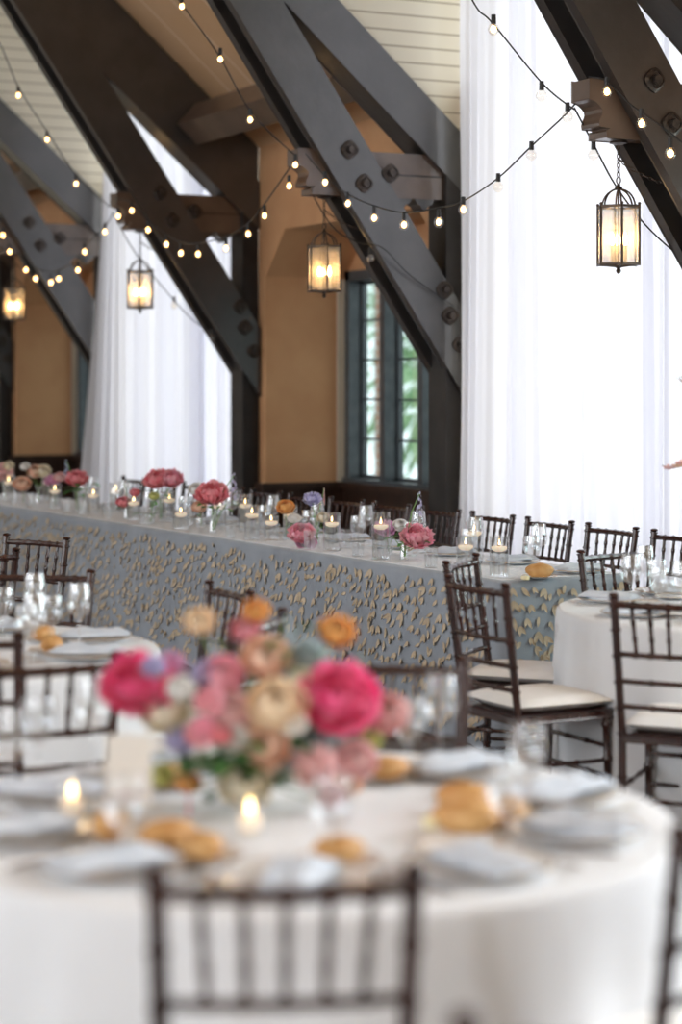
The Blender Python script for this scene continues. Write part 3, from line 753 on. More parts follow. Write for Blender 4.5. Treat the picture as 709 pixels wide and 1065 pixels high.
def scatter(x0, y0, x1, y1, nx, ny, cnt):
    pl = []
    for _ in range(cnt*14):
        if len(pl) >= cnt: break
        t = RP.random(); z = .06+RP.random()*.67; s = (x0+(x1-x0)*t, y0+(y1-y0)*t, z)
        d = math.hypot(x1-x0, y1-y0)
        if noise.noise(Vector((s[0]*4.5, s[1]*4.5, s[2]*4.5+9))) < RP.uniform(-.7, .02): continue
        if all((abs(s[0]-q[0])+abs(s[1]-q[1]))**2+((s[2]-q[2])*.75)**2 > .039**2 for q in pl): pl.append(s)
    for x, y, z in pl:
        e = disp(x, y, z); petal(x+nx*e, y+ny*e, z, nx, ny, RP.uniform(.032, .054), RP.gauss(0, .4))
scatter(.05, 0, LLEN-.05, 0, 0, -1, 1300); scatter(0, .05, 0, LW-.05, -1, 0, 130)
o = b.build('tablecloth', None, angle=70); o.location = c0; o.rotation_euler = (0,0,rzl)
tag(o, 'slate blue cloth covered with champagne fabric petals draped over the long table', 'tablecloth')
b = MB(); b.box(.03, LLEN-.03, min(sgn*.03, sgn*(LW-.03)), max(sgn*.03, sgn*(LW-.03)), .7622, .7640)
o = b.build('table_runner', M['runner'], smooth=False); o.location = c0; o.rotation_euler = (0,0,rzl)
tag(o, 'pale blue and white lace overlay lying along the top of the long table', 'table runner')
ZL = .7645

# ------------------------------------------------------------------ tableware
def glass_prof(kind):
    if kind == 'goblet':   # water goblet
        o = [(.034,0),(.034,.003),(.010,.008),(.0045,.018),(.0045,.055),(.010,.066),(.030,.082),(.040,.108),(.0415,.130),(.039,.155),(.0365,.172)]
        i = [(.0352,.172),(.0377,.155),(.040,.130),(.0385,.108),(.0285,.085),(.008,.070),(0,.069)]
    elif kind == 'wine':
        o = [(.036,0),(.036,.003),(.010,.007),(.0040,.016),(.0040,.095),(.010,.104),(.034,.120),(.0405,.142),(.040,.165),(.0345,.205),(.0325,.218)]
        i = [(.0315,.218),(.0335,.205),(.039,.165),(.0392,.142),(.0325,.122),(.008,.107),(0,.106)]
    return o+i
def make_goblet():
    root = empty('water_goblet'); MB().lathe(glass_prof('goblet'), 24).build('glass_body', M['glass'], root, angle=60)
    MB().lathe([(0,.071),(.008,.0715),(.028,.087),(.0378,.109),(.0392,.130),(.0388,.136),(0,.136)], 24).build('water', M['water'], root, angle=60); return root
def make_wine():
    root = empty('wine_glass'); MB().lathe(glass_prof('wine')[:11]+[(.0315,.218)]+glass_prof('wine')[12:], 24).build('glass_body', M['glass'], root, angle=60); return root
def make_plate():
    root = empty('dinner_plate')
    b = MB(); b.lathe([(0,.003),(.075,.003),(.085,.006),(.128,.016),(.1325,.018),(.1325,.0155),(.09,.002),(.07,0),(0,0)], 40); b.build('dish', M['china'], root, angle=50)
    b = MB(); b.torus((0,0,.0175), .1325, .0014, Matrix.Identity(4), 40, 5); b.build('gilt_rim', M['rimchina'], root); return root
def make_bplate():
    root = empty('bread_plate')
    MB().lathe([(0,.002),(.045,.002),(.05,.004),(.076,.010),(.079,.0115),(.079,.0095),(.05,.001),(0,0)], 32).build('dish', M['china'], root, angle=50)
    MB().torus((0,0,.0112), .079, .0012, Matrix.Identity(4), 32, 5).build('gilt_rim', M['rimchina'], root); return root
def make_napkin():
    b = MB(); n, m = 10, 16; vs = []
    for side in (0, 1):
        for j in range(m+1):
            for i in range(n+1):
                u, v = -1+2*i/n, -1+2*j/m; q = noise.noise(Vector((u*1.7, v*2.5, 4)))
                w = .055+.008*math.sin(v*3)
                h = .016+.009*q+.007*math.sin(u*5+v) if side == 0 else .0
                e = max(0, 1-max(abs(u), abs(v))**6)
                vs.append((u*w+.006*q, v*.12, (h*e+.003) if side == 0 else .001))
    N1 = (n+1)*(m+1); fs = [(j*(n+1)+i, j*(n+1)+i+1, (j+1)*(n+1)+i+1, (j+1)*(n+1)+i) for j in range(m) for i in range(n)]
    fs += [(N1+f[3], N1+f[2], N1+f[1], N1+f[0]) for f in fs[:]]
    return b.add(vs, fs).build('folded_napkin', M['napkin'], angle=80)
def make_roll():
    root = empty('bread_roll')
    b = MB(); b.ell((0,0,.026), .052, .036, .027, 20, 12, .12, 3); b.build('crust', M['bread'], root, angle=80)
    return root
def make_butter():
    b = MB(); b.lathe([(0,0),(.014,0),(.0155,.003),(.0155,.010),(.013,.013),(0,.0135)], 14); return b.build('butter_pat', M['butter'])
def make_fork():
    root = empty('dinner_fork'); b = MB(); b.tube([(0,-.10,.003),(0,-.04,.0025),(0,.03,.005),(0,.045,.004)], [.0042,.0030,.0026,.0055], 6); b.build('handle', M['steel'], root)
    for k in range(4):
        x = -.008+.0053*k; b = MB(); b.tube([(x*.5,.045,.004),(x,.058,.003),(x,.092,.0045)], [.0022,.0017,.0009], 5); b.build('tine', M['steel'], root)
    return root
def make_knife():
    root = empty('dinner_knife'); b = MB(); b.tube([(0,-.11,.0035),(0,-.02,.0035),(0,0,.003)], [.0052,.0045,.003], 6); b.build('handle', M['steel'], root)
    b = MB(); b.prism([(-.004,0),(.005,0),(.008,.03),(.007,.085),(0,.112),(-.004,.10)], .0022, .0036, 2); b.build('blade', M['steel'], root, smooth=False); return root
def make_cyl(h, r):
    def mkr():
        root = empty('glass_cylinder'); MB().lathe([(0,0),(r,0),(r,h),(r-.0022,h),(r-.0022,.006),(0,.006)], 28).build('glass_body', M['glass'], root, angle=60)
        MB().lathe([(0,.0065),(r-.0028,.0065),(r-.0028,h*.66),(0,h*.66)], 28).build('water', M['water'], root, angle=60); return root
    return mkr
def make_float():
    root = empty('floating_candle')
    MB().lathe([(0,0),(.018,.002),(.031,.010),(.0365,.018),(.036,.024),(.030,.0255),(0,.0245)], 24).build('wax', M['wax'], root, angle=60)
    MB().tube([(0,0,.024),(0,0,.032)], .0011, 5).build('wick', M['black'], root)
    MB().lathe([(0,.0),(.0036,.004),(.0042,.009),(.0025,.018),(.0004,.027)], 10, (0,0,.031)).build('flame', M['flame'], root); return root
def make_votive():
    root = empty('votive_holder'); MB().lathe([(0,0),(.026,0),(.033,.065),(.031,.065),(.0245,.008),(0,.008)], 20).build('glass_body', M['glass'], root, angle=60)
    return root
def make_vcandle():
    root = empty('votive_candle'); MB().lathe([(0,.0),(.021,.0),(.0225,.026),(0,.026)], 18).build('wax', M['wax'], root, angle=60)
    MB().lathe([(0,0),(.006,.005),(.0075,.011),(.004,.022),(.0004,.034)], 10, (0,0,.030)).build('flame', M['flame'], root); return root
# bud vases
def make_vase(kind):
    prof = {'bottle': [(0,0),(.026,0),(.031,.01),(.032,.05),(.024,.075),(.014,.09),(.013,.115),(.018,.125),(.016,.125),(.011,.113),(.012,.09),(.022,.073),(.030,.05),(.028,.008),(0,.008)],
            'flare': [(0,0),(.024,0),(.022,.03),(.014,.07),(.013,.09),(.026,.13),(.024,.13),(.011,.09),(.012,.07),(.020,.03),(.021,.006),(0,.006)],
            'tall': [(0,0),(.022,0),(.022,.14),(.020,.14),(.020,.006),(0,.006)]}[kind]
    def mkr():
        root = empty('bud_vase'); MB().lathe(prof, 20).build('glass_body', M['glass'], root, angle=60)
        MB().lathe([(0,.0085),(prof[1][0]*.85,.0085),(prof[1][0]*(.9 if kind == 'tall' else .8),.045),(0,.045)], 16).build('water', M['water'], root, angle=60); return root
    return mkr
GR = {'water_goblet': 'water goblets', 'wine_glass': 'empty wine glasses'}
def setting(cx_, cy_, ang, rt, where, grp, items=('plate','napkin','bplate','roll','goblet','wine','fork','knife'), off=None, z0=ZT, skipw=False, rj=None):
    """a place setting facing outward at angle ang (world), table centre cx_,cy_"""
    u = Vector((math.cos(ang), math.sin(ang), 0)); s = Vector((-u.y, u.x, 0)); c = Vector((cx_, cy_, z0))
    rz = ang+PI/2; J = rj or random.Random(int(ang*1000)+5)
    P_ = c+u*(rt-.19)
    if 'plate' in items: place('plate', make_plate, 'dinner_plate', P_+Vector((0,0,.0005)), rz, 'white dinner plate with thin gilt rim ' + where, 'plate', 'dinner plates '+grp)
    if 'napkin' in items: place('napkin', make_napkin, 'folded_napkin', P_+u*.01+Vector((0,0,.019)), rz+J.uniform(-.5,.5), 'dusty blue napkin on the plate ' + where, 'napkin', 'napkins '+grp)
    if 'fork' in items: place('fork', make_fork, 'dinner_fork', P_+s*.155+Vector((0,0,.001)), rz, 'silver fork beside the plate ' + where, 'fork', 'forks '+grp)
    if 'knife' in items: place('knife', make_knife, 'dinner_knife', P_-s*.155+Vector((0,0,.001)), rz, 'silver knife beside the plate ' + where, 'knife', 'knives '+grp)
    q = P_-u*.155+s*.075
    if 'bplate' in items: place('bplate', make_bplate, 'bread_plate', q+Vector((0,0,.0005)), rz, 'small gilt-rimmed bread plate ' + where, 'plate', 'bread plates '+grp)
    if 'roll' in items: place('roll', make_roll, 'bread_roll', q+Vector((0,0,.0025)), rz+J.uniform(-1,1), 'golden bread roll on the small plate ' + where, 'bread roll', 'bread rolls '+grp)
    if 'goblet' in items:
        g = P_-u*.17-s*.075; place('goblet', make_goblet, 'water_goblet', g+Vector((0,0,.001)), 0, 'stemmed water goblet half full ' + where, 'goblet', 'water goblets '+grp)
    if 'wine' in items:
        g = P_-u*.10-s*.165; place('wine', make_wine, 'wine_glass', g+Vector((0,0,.001)), 0, 'empty tulip wine glass ' + where, 'wine glass', 'wine glasses '+grp)
def vang(fx, fd): v = WD(fx, fd); return math.atan2(v.y, v.x)
# right table: settings at its chairs
C = W(*RT['right'])
for (fx, fd), wh in (((-.88,-.48), 'facing the side-view chair on the right table'), ((-.93,.37), 'facing the rear left chair of the right table'),
                     ((-.45,.89), 'at the far side of the right table'), ((-.40,-.91), 'facing the white-cushioned chair at the right edge')):
    setting(C.x, C.y, vang(fx, fd), .76, wh, 'on the right table', items=('plate','napkin','goblet','wine','fork','bplate'))
C = W(*RT['left'])
for (fx, fd), wh in (((.30,1.0), 'at the far side of the left table'), ((.9,.42), 'facing the upright chair right of the left table'), ((.95,-.30), 'facing the shiny-railed chair of the left table'),
                     ((.42,-.9), 'at the near right of the left table'), ((-.25,-1), 'at the near left of the left table')):
    setting(C.x, C.y, vang(fx, fd), .76, wh, 'on the left table', items=('plate','napkin','goblet','wine','fork','bplate','roll'))
# near table, ten settings
C = W(*RT['near'])
nw = ['directly before the foreground chair', 'at lower left of the near centrepiece', 'at the left edge of the near table', 'left behind the near centrepiece', 'at far left of the near table',
      'hidden behind the near centrepiece', 'at far right of the near table', 'at the right side of the near table', 'at right front of the near table', 'between the foreground chair and lower right edge']
for i in range(10):
    an = -90-36*i; fx, fd = math.cos(math.radians(an)), math.sin(math.radians(an))
    setting(C.x, C.y, vang(fx, fd), .76, nw[i], 'on the near table', items=('plate','napkin','bplate','fork','knife')+(('roll',) if i in (0,1,2,4,6,8) else ()))
def put(key, maker, name, px, py_base, z, label, cat, group=None, rz=0, scale=1, dz=0):
    D = DP(py_base, z); p = W(XP(px, D), D, z+.001+dz)
    return place(key, maker, name, p, rz, label, cat, group, scale)
put('roll', make_roll, 'bread_roll', 484, 868, ZT, 'large golden roll lying on the near tablecloth right of the centrepiece', 'bread roll', 'bread rolls on the near table', .6, 1.35)
put('roll', make_roll, 'bread_roll', 482, 846, ZT, 'golden roll just behind the large roll right of centrepiece', 'bread roll', 'bread rolls on the near table', .4, 1.25)
put('butter', make_butter, 'butter_pat', 452, 860, ZT, 'pale yellow butter pat beside the two rolls right of centrepiece', 'butter', None, 0, 1.6)
put('butter', make_butter, 'butter_pat', 200, 886, ZT, 'pale yellow butter pat left front of the near centrepiece', 'butter', None, 0, 1.8)
put('roll', make_roll, 'bread_roll', 175, 884, ZT, 'browner roll beside the butter pat left front of near centrepiece', 'bread roll', 'bread rolls on the near table', 1.6, 1.1)
put('votive', make_votive, 'votive_holder', 75, 850, ZT, 'small clear votive glass left on the near table', 'candle holder', 'votive glasses')
put('vcandle', make_vcandle, 'votive_candle', 75, 850, ZT, 'burning votive candle in the left glass on the near table', 'candle', 'votive candles', dz=.009)
put('votive', make_votive, 'votive_holder', 260, 868, ZT, 'small clear votive glass in front of the cream flower bowl', 'candle holder', 'votive glasses')
put('vcandle', make_vcandle, 'votive_candle', 260, 868, ZT, 'burning votive candle in front of the cream flower bowl', 'candle', 'votive candles', dz=.009)
for px, pb, wh in ((548,838,'far right of the near table'),(425,803,'right behind the vivid hot pink peony'),(40,803,'behind the left votive on the near table'),
                   (130,905,'in front of the cream table card'),(345,903,'in front of the low pink carnation'),(528,884,'right of the two golden rolls')):
    put('goblet', make_goblet, 'water_goblet', px, pb, ZT, 'blurred water goblet ' + wh, 'glass', 'water goblets on the near table')
for px, pb, wh in ((97,806,'left of the cream card'),(458,800,'far right behind the rolls'),(10,846,'at the left edge of the near table')):
    put('wine', make_wine, 'wine_glass', px, pb, ZT, 'blurred empty wine glass ' + wh, 'glass', 'wine glasses on the near table')
# cream card in a holder
D = 4.05; root = empty('table_card', W(XP(134, D), D, ZT+.001), math.atan2(CA, -SA)-PI/2)
MB().box(-.046, .046, -.001, .001, .045, .185).build('card', M['card'], root, smooth=False)
b = MB(); b.lathe([(0,0),(.022,0),(.022,.004),(.004,.008),(.003,.05),(0,.051)], 16); b.build('card_stand', M['rimchina'], root)
tag(root, 'blank-looking cream table card on a small gilt stand by the pink blooms', 'table card')

# long table: far-side settings
for k in range(-2, 9):
    X, D = 1.09-.265*k, 10.60+.4585*k
    t = (X-.71)*(-.502)+(D-9.0)*.865
    if t < .1: t = .18
    for nmx, mkx, w, dtt, dz, lab, cat in (('dinner_plate', 'plate', .53, 0, 0, 'white gilt-rimmed plate', 'plate'), ('folded_napkin', 'napkin', .53, 0, .0185, 'dusty blue napkin', 'napkin'),
                                  ('water_goblet', 'goblet', .34, .10, .0005, 'stemmed water goblet', 'goblet'), ('wine_glass', 'wine', .45, .20, .0005, 'tulip wine glass', 'wine glass')):
        p = LTW(t+dtt, w, ZL+dz)
        mk_ = {'plate': make_plate, 'napkin': make_napkin, 'goblet': make_goblet, 'wine': make_wine}[mkx]
        place(mkx, mk_, nmx, p, rzl, '%s on the long table before the %s chair from the right' % (lab, ORD[k+2]), cat, {'plate':'plates','napkin':'napkins','goblet':'goblets','wine':'wine glasses'}[mkx]+' on the long table')
t, X, D = lt_loc(561, .22); place('bplate', make_bplate, 'bread_plate', W(X, D, ZL), 0, 'small bread plate at the right end of the long table', 'plate')
place('roll', make_roll, 'bread_roll', W(X, D, ZL+.0025), math.radians(64), 'glossy golden roll at the right end of the long table', 'bread roll', None, 1.25)
t, X, D = lt_loc(546, .12); place('butter', make_butter, 'butter_pat', W(X, D, ZL+.0005), 0, 'butter pat beside the roll at the right end of long table', 'butter', None, 1.3)
# cylinders with floating candles: (px, offset, height, radius, y of the wax)
cyl = [(519,.10,.185,.046),(493,.40,.205,.046),(484,.16,.15,.046),(396,.10,.235,.046),(345,.14,.20,.045),(302,.32,.19,.042),(282,.20,.135,.042),(262,.12,.195,.044),(255,.36,.22,.044),
       (188,.13,.12,.050),(176,.34,.19,.044),(139,.20,.15,.044),(120,.42,.20,.042),(97,.22,.17,.044),(57,.20,.17,.044),(50,.42,.21,.042),(9,.22,.20,.044),(228,.42,.17,.042)]
for i, (px, w, h, r) in enumerate(cyl):
    t, X, D = lt_loc(px, w); key = ('cyl', h, r)
    o_ = ORD[i]
    place(key, make_cyl(h, r), 'glass_cylinder', W(X, D, ZL+.0005), 0, 'clear glass candle cylinder %s from the right along the long table' % o_, 'glass cylinder', 'candle cylinders on the long table')
    place('float', make_float, 'floating_candle', W(X, D, ZL+h*.66-.010), 0, 'lit floating candle in the %s cylinder from the right' % o_, 'candle', 'floating candles on the long table')

def make_tumbler():
    root = empty('drinking_glass'); MB().lathe([(0,0),(.030,0),(.034,.10),(.032,.10),(.0285,.008),(0,.008)], 24).build('glass_body', M['glass'], root, angle=60)
    MB().lathe([(0,.009),(.0275,.009),(.030,.062),(0,.062)], 24).build('water', M['water'], root, angle=60); return root
for i, (px, w) in enumerate(((448,.07),(372,.09),(360,.30),(322,.07),(270,.30),(240,.09),(196,.30),(150,.10),(112,.12),(86,.10),(70,.10),(32,.10),(15,.08))):
    t, X, D = lt_loc(px, w)
    place('tumbler', make_tumbler, 'drinking_glass', W(X, D, ZL+.0005), 0, 'straight clear water tumbler, %s from the right among the bud vases' % ORD[i], 'glass', 'tumblers on the long table')
# ------------------------------------------------------------------ flowers
def bloom_mesh(kind, seed):
    """unit-radius bloom, centred near the origin"""
    rr = random.Random(seed); b = MB()
    if kind == 'peony': layers = [(.34,6,150,.7),(.50,8,140,.62),(.64,10,126,.60),(.77,12,114,.58),(.89,13,98,.58),(1.0,13,82,.6)]; fr = .24
    elif kind == 'rose': layers = [(.40,4,165,1.0),(.58,5,155,1.0),(.76,6,142,1.0),(.92,7,120,.95),(1.0,7,100,.9)]; fr = .03
    elif kind == 'carnation': layers = [(.40,8,150,.5),(.62,12,130,.5),(.80,16,110,.45),(1.0,18,88,.42)]; fr = .34
    elif kind == 'open': layers = [(.35,8,150,.35),(1.0,6,80,.8),(.96,6,70,.8)]; fr = .06
    else: layers = [(1.0,9,120,.6)]; fr = .05
    for li, (Rl, n, phm, wd) in enumerate(layers):
        for k in range(n):
            az = 2*PI*(k+rr.random()*.5)/n+li*.7; pm = math.radians(phm*rr.uniform(.9, 1.08)); R0 = Rl*rr.uniform(.93, 1.06)
            nu, nv = 5, 6; vs = []
            for j in range(nv+1):
                v = j/nv; th = pm*v
                for i in range(nu+1):
                    u = -1+2*i/nu; half = (PI/n)*1.9*wd*math.sin(PI*min(1, .15+.62*v))**.8/max(.35, math.sin(max(th, .35)))*math.sin(PI/2*min(1, v*1.6+.1))
                    half = min(half, 1.1); a = az+u*half
                    th2 = th*(1-.10*u*u*(v > .5))+fr*.5*v*noise.noise(Vector((u*3, k*1.7+li, seed)))
                    r = R0*(1+fr*v*noise.noise(Vector((u*2.5+k*1.3, v*2, seed+li*3)))+(.18*v**6 if li >= len(layers)-2 else 0)+.05*v*(u*u))
                    vs.append((r*math.sin(th2)*math.cos(a), r*math.sin(th2)*math.sin(a), -R0*.82*math.cos(th2)))
            b.add(vs, [(j*(nu+1)+i, j*(nu+1)+i+1, (j+1)*(nu+1)+i+1, (j+1)*(nu+1)+i) for j in range(nv) for i in range(nu)])
    return b
bm_cache = {}
def get_bloom(kind, colr, seed):
    k = (kind, colr, seed % 3)
    if k not in bm_cache: bm_cache[k] = bloom_mesh(kind, seed % 3+1+len(kind)).mesh(kind+'_bloom', M[colr], angle=80)
    return bm_cache[k]
def spike_mesh(colr, n=14, L_=1.0, seed=0, closed=False):
    """unit-height flower spike of small florets"""
    k = ('spike', colr, closed)
    if k in bm_cache: return bm_cache[k]
    rr = random.Random(4); b = MB()
    for i in range(n):
        t = i/(n-1); a = i*2.4; rad = .16*(1-.55*t); z = t*L_; s = (.12*(1-.5*t))*(1 if not closed else .9)
        c = Vector((rad*math.cos(a), rad*math.sin(a), z))
        if closed: b.ell(c*.6+Vector((0,0,z*.4)), s, s, s*.9, 8, 5); continue
        od = Vector((math.cos(a), math.sin(a), .25)).normalized(); tx = Vector((-math.sin(a), math.cos(a), 0)); ty = od.cross(tx)
        for p in range(5):
            an = 2*PI*p/5; d = tx*math.cos(an)+ty*math.sin(an); e = tx*math.cos(an+.5)+ty*math.sin(an+.5); g = tx*math.cos(an-.5)+ty*math.sin(an-.5)
            b.add([c, c+g*s*.8+od*s*.25, c+d*s*1.25+od*s*.4, c+e*s*.8+od*s*.25], [(0,1,2,3)])
    bm_cache[k] = b.mesh('floret_spike', M[colr], angle=80); return bm_cache[k]
def leaf_into(b, p, d, ln, wd, droop=.3, seed=0):
    p = Vector(p); d = Vector(d).normalized(); sd = d.cross(Vector((0,0,1)))
    sd = sd.normalized() if sd.length > .01 else Vector((1,0,0)); up = sd.cross(d); vs = []
    for j in range(6):
        t = j/5; w = wd*math.sin(PI*(.06+.9*t))**.8*.5
        c = p+d*ln*t-Vector((0,0,1))*droop*ln*t*t
        for u in (-1, 0, 1): vs.append(c+sd*w*u+up*(.15*abs(u)*w))
    b.add(vs, [(j*3+i, j*3+i+1, (j+1)*3+i+1, (j+1)*3+i) for j in range(5) for i in range(2)])
def bloom(name, kind, colr, P0, r, foot, label, cat, group, leaves=0, leafm='leaf', tilt=(0,0), seed=0, sq=1):
    """one cut flower: bloom + stem (+ leaves); P0 centre of the bloom, foot = lower end of the stem"""
    P0 = Vector(P0); foot = Vector(foot); root = empty(name, foot)
    q = P0-foot
    if kind in ('spike', 'bud_spike'):
        o = bpy.data.objects.new('bloom', spike_mesh(colr, closed=kind == 'bud_spike')); o.scale = (r*(1.5 if kind == 'spike' else .9), r*(1.5 if kind == 'spike' else .9), r*2); o.location = q-Vector((0,0,r))
        top = q+Vector((0,0,r*.9))
    else:
        o = bpy.data.objects.new('bloom', get_bloom(kind, colr, seed)); r *= (1.12 if 'blooms of the near' not in (group or '') else 1.04 if kind == 'peony' else .86); o.scale = (r, r, r*sq); o.location = q; dcam = W(0, -1, 0).normalized(); o.rotation_euler = (Quaternion(Vector((0,0,1)).cross(dcam).normalized(), tilt[0]*1.6) @ Quaternion((0,0,1), seed*1.3)).to_euler()
        top = q-Vector((0,0,r*.6))
    col.objects.link(o); o.parent = root
    b = MB(); mid = q*.5+Vector((q.x*-.25, q.y*-.25, 0)); pts = [Vector((0,0,0)), mid*.6, mid+q*.15, top]
    b.tube([Vector((0,0,0)), Vector((q.x*.12, q.y*.12, q.z*.35)), Vector((q.x*.5, q.y*.5, top.z*.72)), top], max(.0016, min(.003, r*.05)), 6)
    b.build('stem', M['stem'], root)
    rr = random.Random(seed+3)
    for i in range(leaves):
        an = rr.uniform(0, 2*PI); l = MB(); leaf_into(l, q*(.55+.1*i)+Vector((0,0,0)), (math.cos(an), math.sin(an), .35), r*1.25+.012, r*.6+.006, .35); l.build('leaf', M[leafm], root, angle=80)
    return tag(root, label, cat, group)
# long-table vases and their flowers: px, offset, vase kind, [(name, kind, colour, px, py, r, leaves, label, cat)]
TCAM = (math.radians(0), 0)
def tow(k=.5):   # tilt so the bloom faces somewhat to the camera (camera is towards +x,-y)
    return (k*.6, k*.75)
LV = [
 (420,.20,'flare',[('peony','peony','pink',433,556,.068,2,'big pink peony at the right on the long table','peony'),
                   ('delphinium','spike','lilac',436,524,.055,1,'pale blue delphinium spike standing above the right pink peony','delphinium')]),
 (404,.28,'tall',[('carnation','carnation','mauve',400,548,.045,0,'small mauve carnation left of the right pink peony','carnation'),
                  ('white_blossom','rose','white',416,546,.032,2,'small white blossom between mauve carnation and pink peony','blossom'),
                  ('spray_rose','rose','cream',424,568,.026,2,'cream bud low under the right pink peony','rose')]),
 (313,.10,'tall',[('peony','peony','pink',313,553,.058,0,'frilly pink peony low in front near the table centre','peony'),
                  ('lilac_bloom','open','mauve',318,563,.045,0,'pale mauve petals hanging under the frilly pink peony','flower')]),
 (329,.30,'flare',[('iris','carnation','lilac',325,518,.040,1,'lilac ruffled bloom on a tall stem before the dark wainscot','iris'),
                   ('snapdragon','bud_spike','pale_pink',337,516,.042,0,'upright pink snapdragon beside the lilac ruffled bloom','snapdragon'),
                   ('spray_rose','rose','cream',336,538,.028,2,'cream blooms under the pink snapdragon','rose'),
                   ('stock_flower','bud_spike','peach',330,548,.035,1,'peach stock stem low left of the candle cylinder','flower')]),
 (298,.28,'tall',[('ranunculus','rose','orange',297,527,.040,0,'orange poppy standing left of the lilac bloom','poppy'),
                  ('sweet_pea','open','white',306,538,.030,0,'white petals just right of the orange poppy','flower')]),
 (221,.18,'flare',[('peony','peony','coral',220,511,.078,2,'large coral pink peony by the post in the middle distance','peony'),
                   ('delphinium','spike','lilac',243,506,.072,2,'lilac delphinium leaning right of the coral pink peony','delphinium')]),
 (209,.28,'bottle',[('rose','rose','white',205,509,.042,0,'white rose tucked behind the coral pink peony','rose'),
                    ('ranunculus','rose','peach',207,527,.036,1,'peach bloom hanging low left of the coral pink peony','ranunculus')]),
 (167,.30,'tall',[('peony','peony','coral',163,497,.068,2,'left half of the paired coral peonies before the farther curtain','peony'),
                  ('peony','peony','pink',178,496,.062,1,'right lighter half of the paired peonies before the farther curtain','peony')]),
 (157,.16,'bottle',[('green_spray','rose','lime',160,516,.026,5,'yellow green blossom spray with long leaves below the paired peonies','flower')]),
 (132,.22,'flare',[('spray_rose','rose','coral',128,522,.036,2,'small coral rose low between two floating candles','rose'),
                   ('spray_rose','rose','coral',140,512,.026,1,'tiny coral bud above the low coral rose','rose'),
                   ('gypsophila','spike','white',130,510,.045,1,'wispy pale sprig above the low coral rose','flower')]),
 (80,.22,'tall',[('peony','peony','coral',80,496,.062,4,'rich pink peony above green leaves at left of the long table','peony'),
                 ('delphinium','spike','blue',69,487,.055,0,'blue delphinium behind the left rich pink peony','delphinium')]),
 (57,.26,'bottle',[('carnation','carnation','mauve',54,499,.044,1,'mauve carnation between peach blooms and the left pink peony','carnation'),
                   ('spray_rose','rose','pale_pink',62,496,.034,0,'pale pink bloom right of the left mauve carnation','rose')]),
 (40,.30,'flare',[('ranunculus','rose','peach',36,490,.048,1,'peach ranunculus in the left cluster of pale blooms','ranunculus'),
                  ('ranunculus','rose','cream',45,490,.046,0,'cream ranunculus in the left cluster of pale blooms','ranunculus'),
                  ('tulip','rose','white',26,485,.030,0,'white tulip standing over the left peach blooms','tulip')]),
 (25,.18,'tall',[('rose','rose','peach',23,503,.052,0,'peach rose hanging low in the left cluster','rose')]),
 (5,.24,'flare',[('hydrangea','carnation','pale_pink',0,490,.075,0,'pale pink bloom cut by the left edge of the photo','flower'),
                 ('rose','rose','cream',9,484,.034,0,'small cream bloom at the left edge above the pale pink one','rose')]),
]
sd = 0
for i, (px, w, kind, fl) in enumerate(LV):
    t, X, D = lt_loc(px, w); base = W(X, D, ZL+.0005)
    place(('vase', kind), make_vase(kind), 'bud_vase', base, 0, 'clear glass bud vase, %s from the right on the long table' % ORD[i], 'vase', 'bud vases on the long table')
    for j, (nme, kd, c, fx, fy, r, lv, lab, cat) in enumerate(fl):
        sd += 1; Df = D+(.02 if kd in ('spike', 'bud_spike') else -.02)*(1+j*.5)
        bloom(nme, kd, c, W(XP(fx, Df), Df, ZP(fy, Df)), r, base+Vector((.003*(j-1), .002*j, .012)), lab, cat, 'flowers in bud vases', lv, 'leaf', tow(.7), sd)
def sprig(px, w, tips, label, ln=.085, wd=.045):
    t, X, D = lt_loc(px, w); base = W(X, D, ZL+.014); root = empty('leaf_sprig', base)
    for k, (fx, fy) in enumerate(tips):
        Df = D-.015; q = W(XP(fx, Df), Df, ZP(fy, Df))-base
        MB().tube([(0,0,0), q*.5+Vector((0,0,.006)), q], .0018, 5).build('stem', M['stem'], root)
        h = Vector((q.x, q.y, 0)); h = (h.normalized() if h.length > .01 else W(1, 0, 0).normalized())
        l = MB(); leaf_into(l, q, h+Vector((0,0,.35)), ln, wd, .5); leaf_into(l, q*.8, -h*.6+W(0,-1,0).normalized()*.6+Vector((0,0,.3)), ln*.8, wd*.8, .5); l.build('leaf', M['leaf'], root, angle=80)
    tag(root, label, 'greenery', 'green sprigs in the bud vases')
sprig(84, .24, [(92,504),(78,512)], 'broad bright green leaves right of the left pink peony', .09, .08)
sprig(157, .15, [(150,534),(158,522),(168,520)], 'long green leaves under the paired coral peonies', .09, .03)
sprig(222, .17, [(236,522),(230,530)], 'dark green leaves at the foot of the lilac delphinium', .08, .035)
sprig(422, .19, [(420,566),(410,560)], 'small leaves beneath the right pink peony', .06, .03)
sprig(320, .20, [(308,545),(334,548)], 'thin leaves beside the mauve petals at table centre', .06, .025)
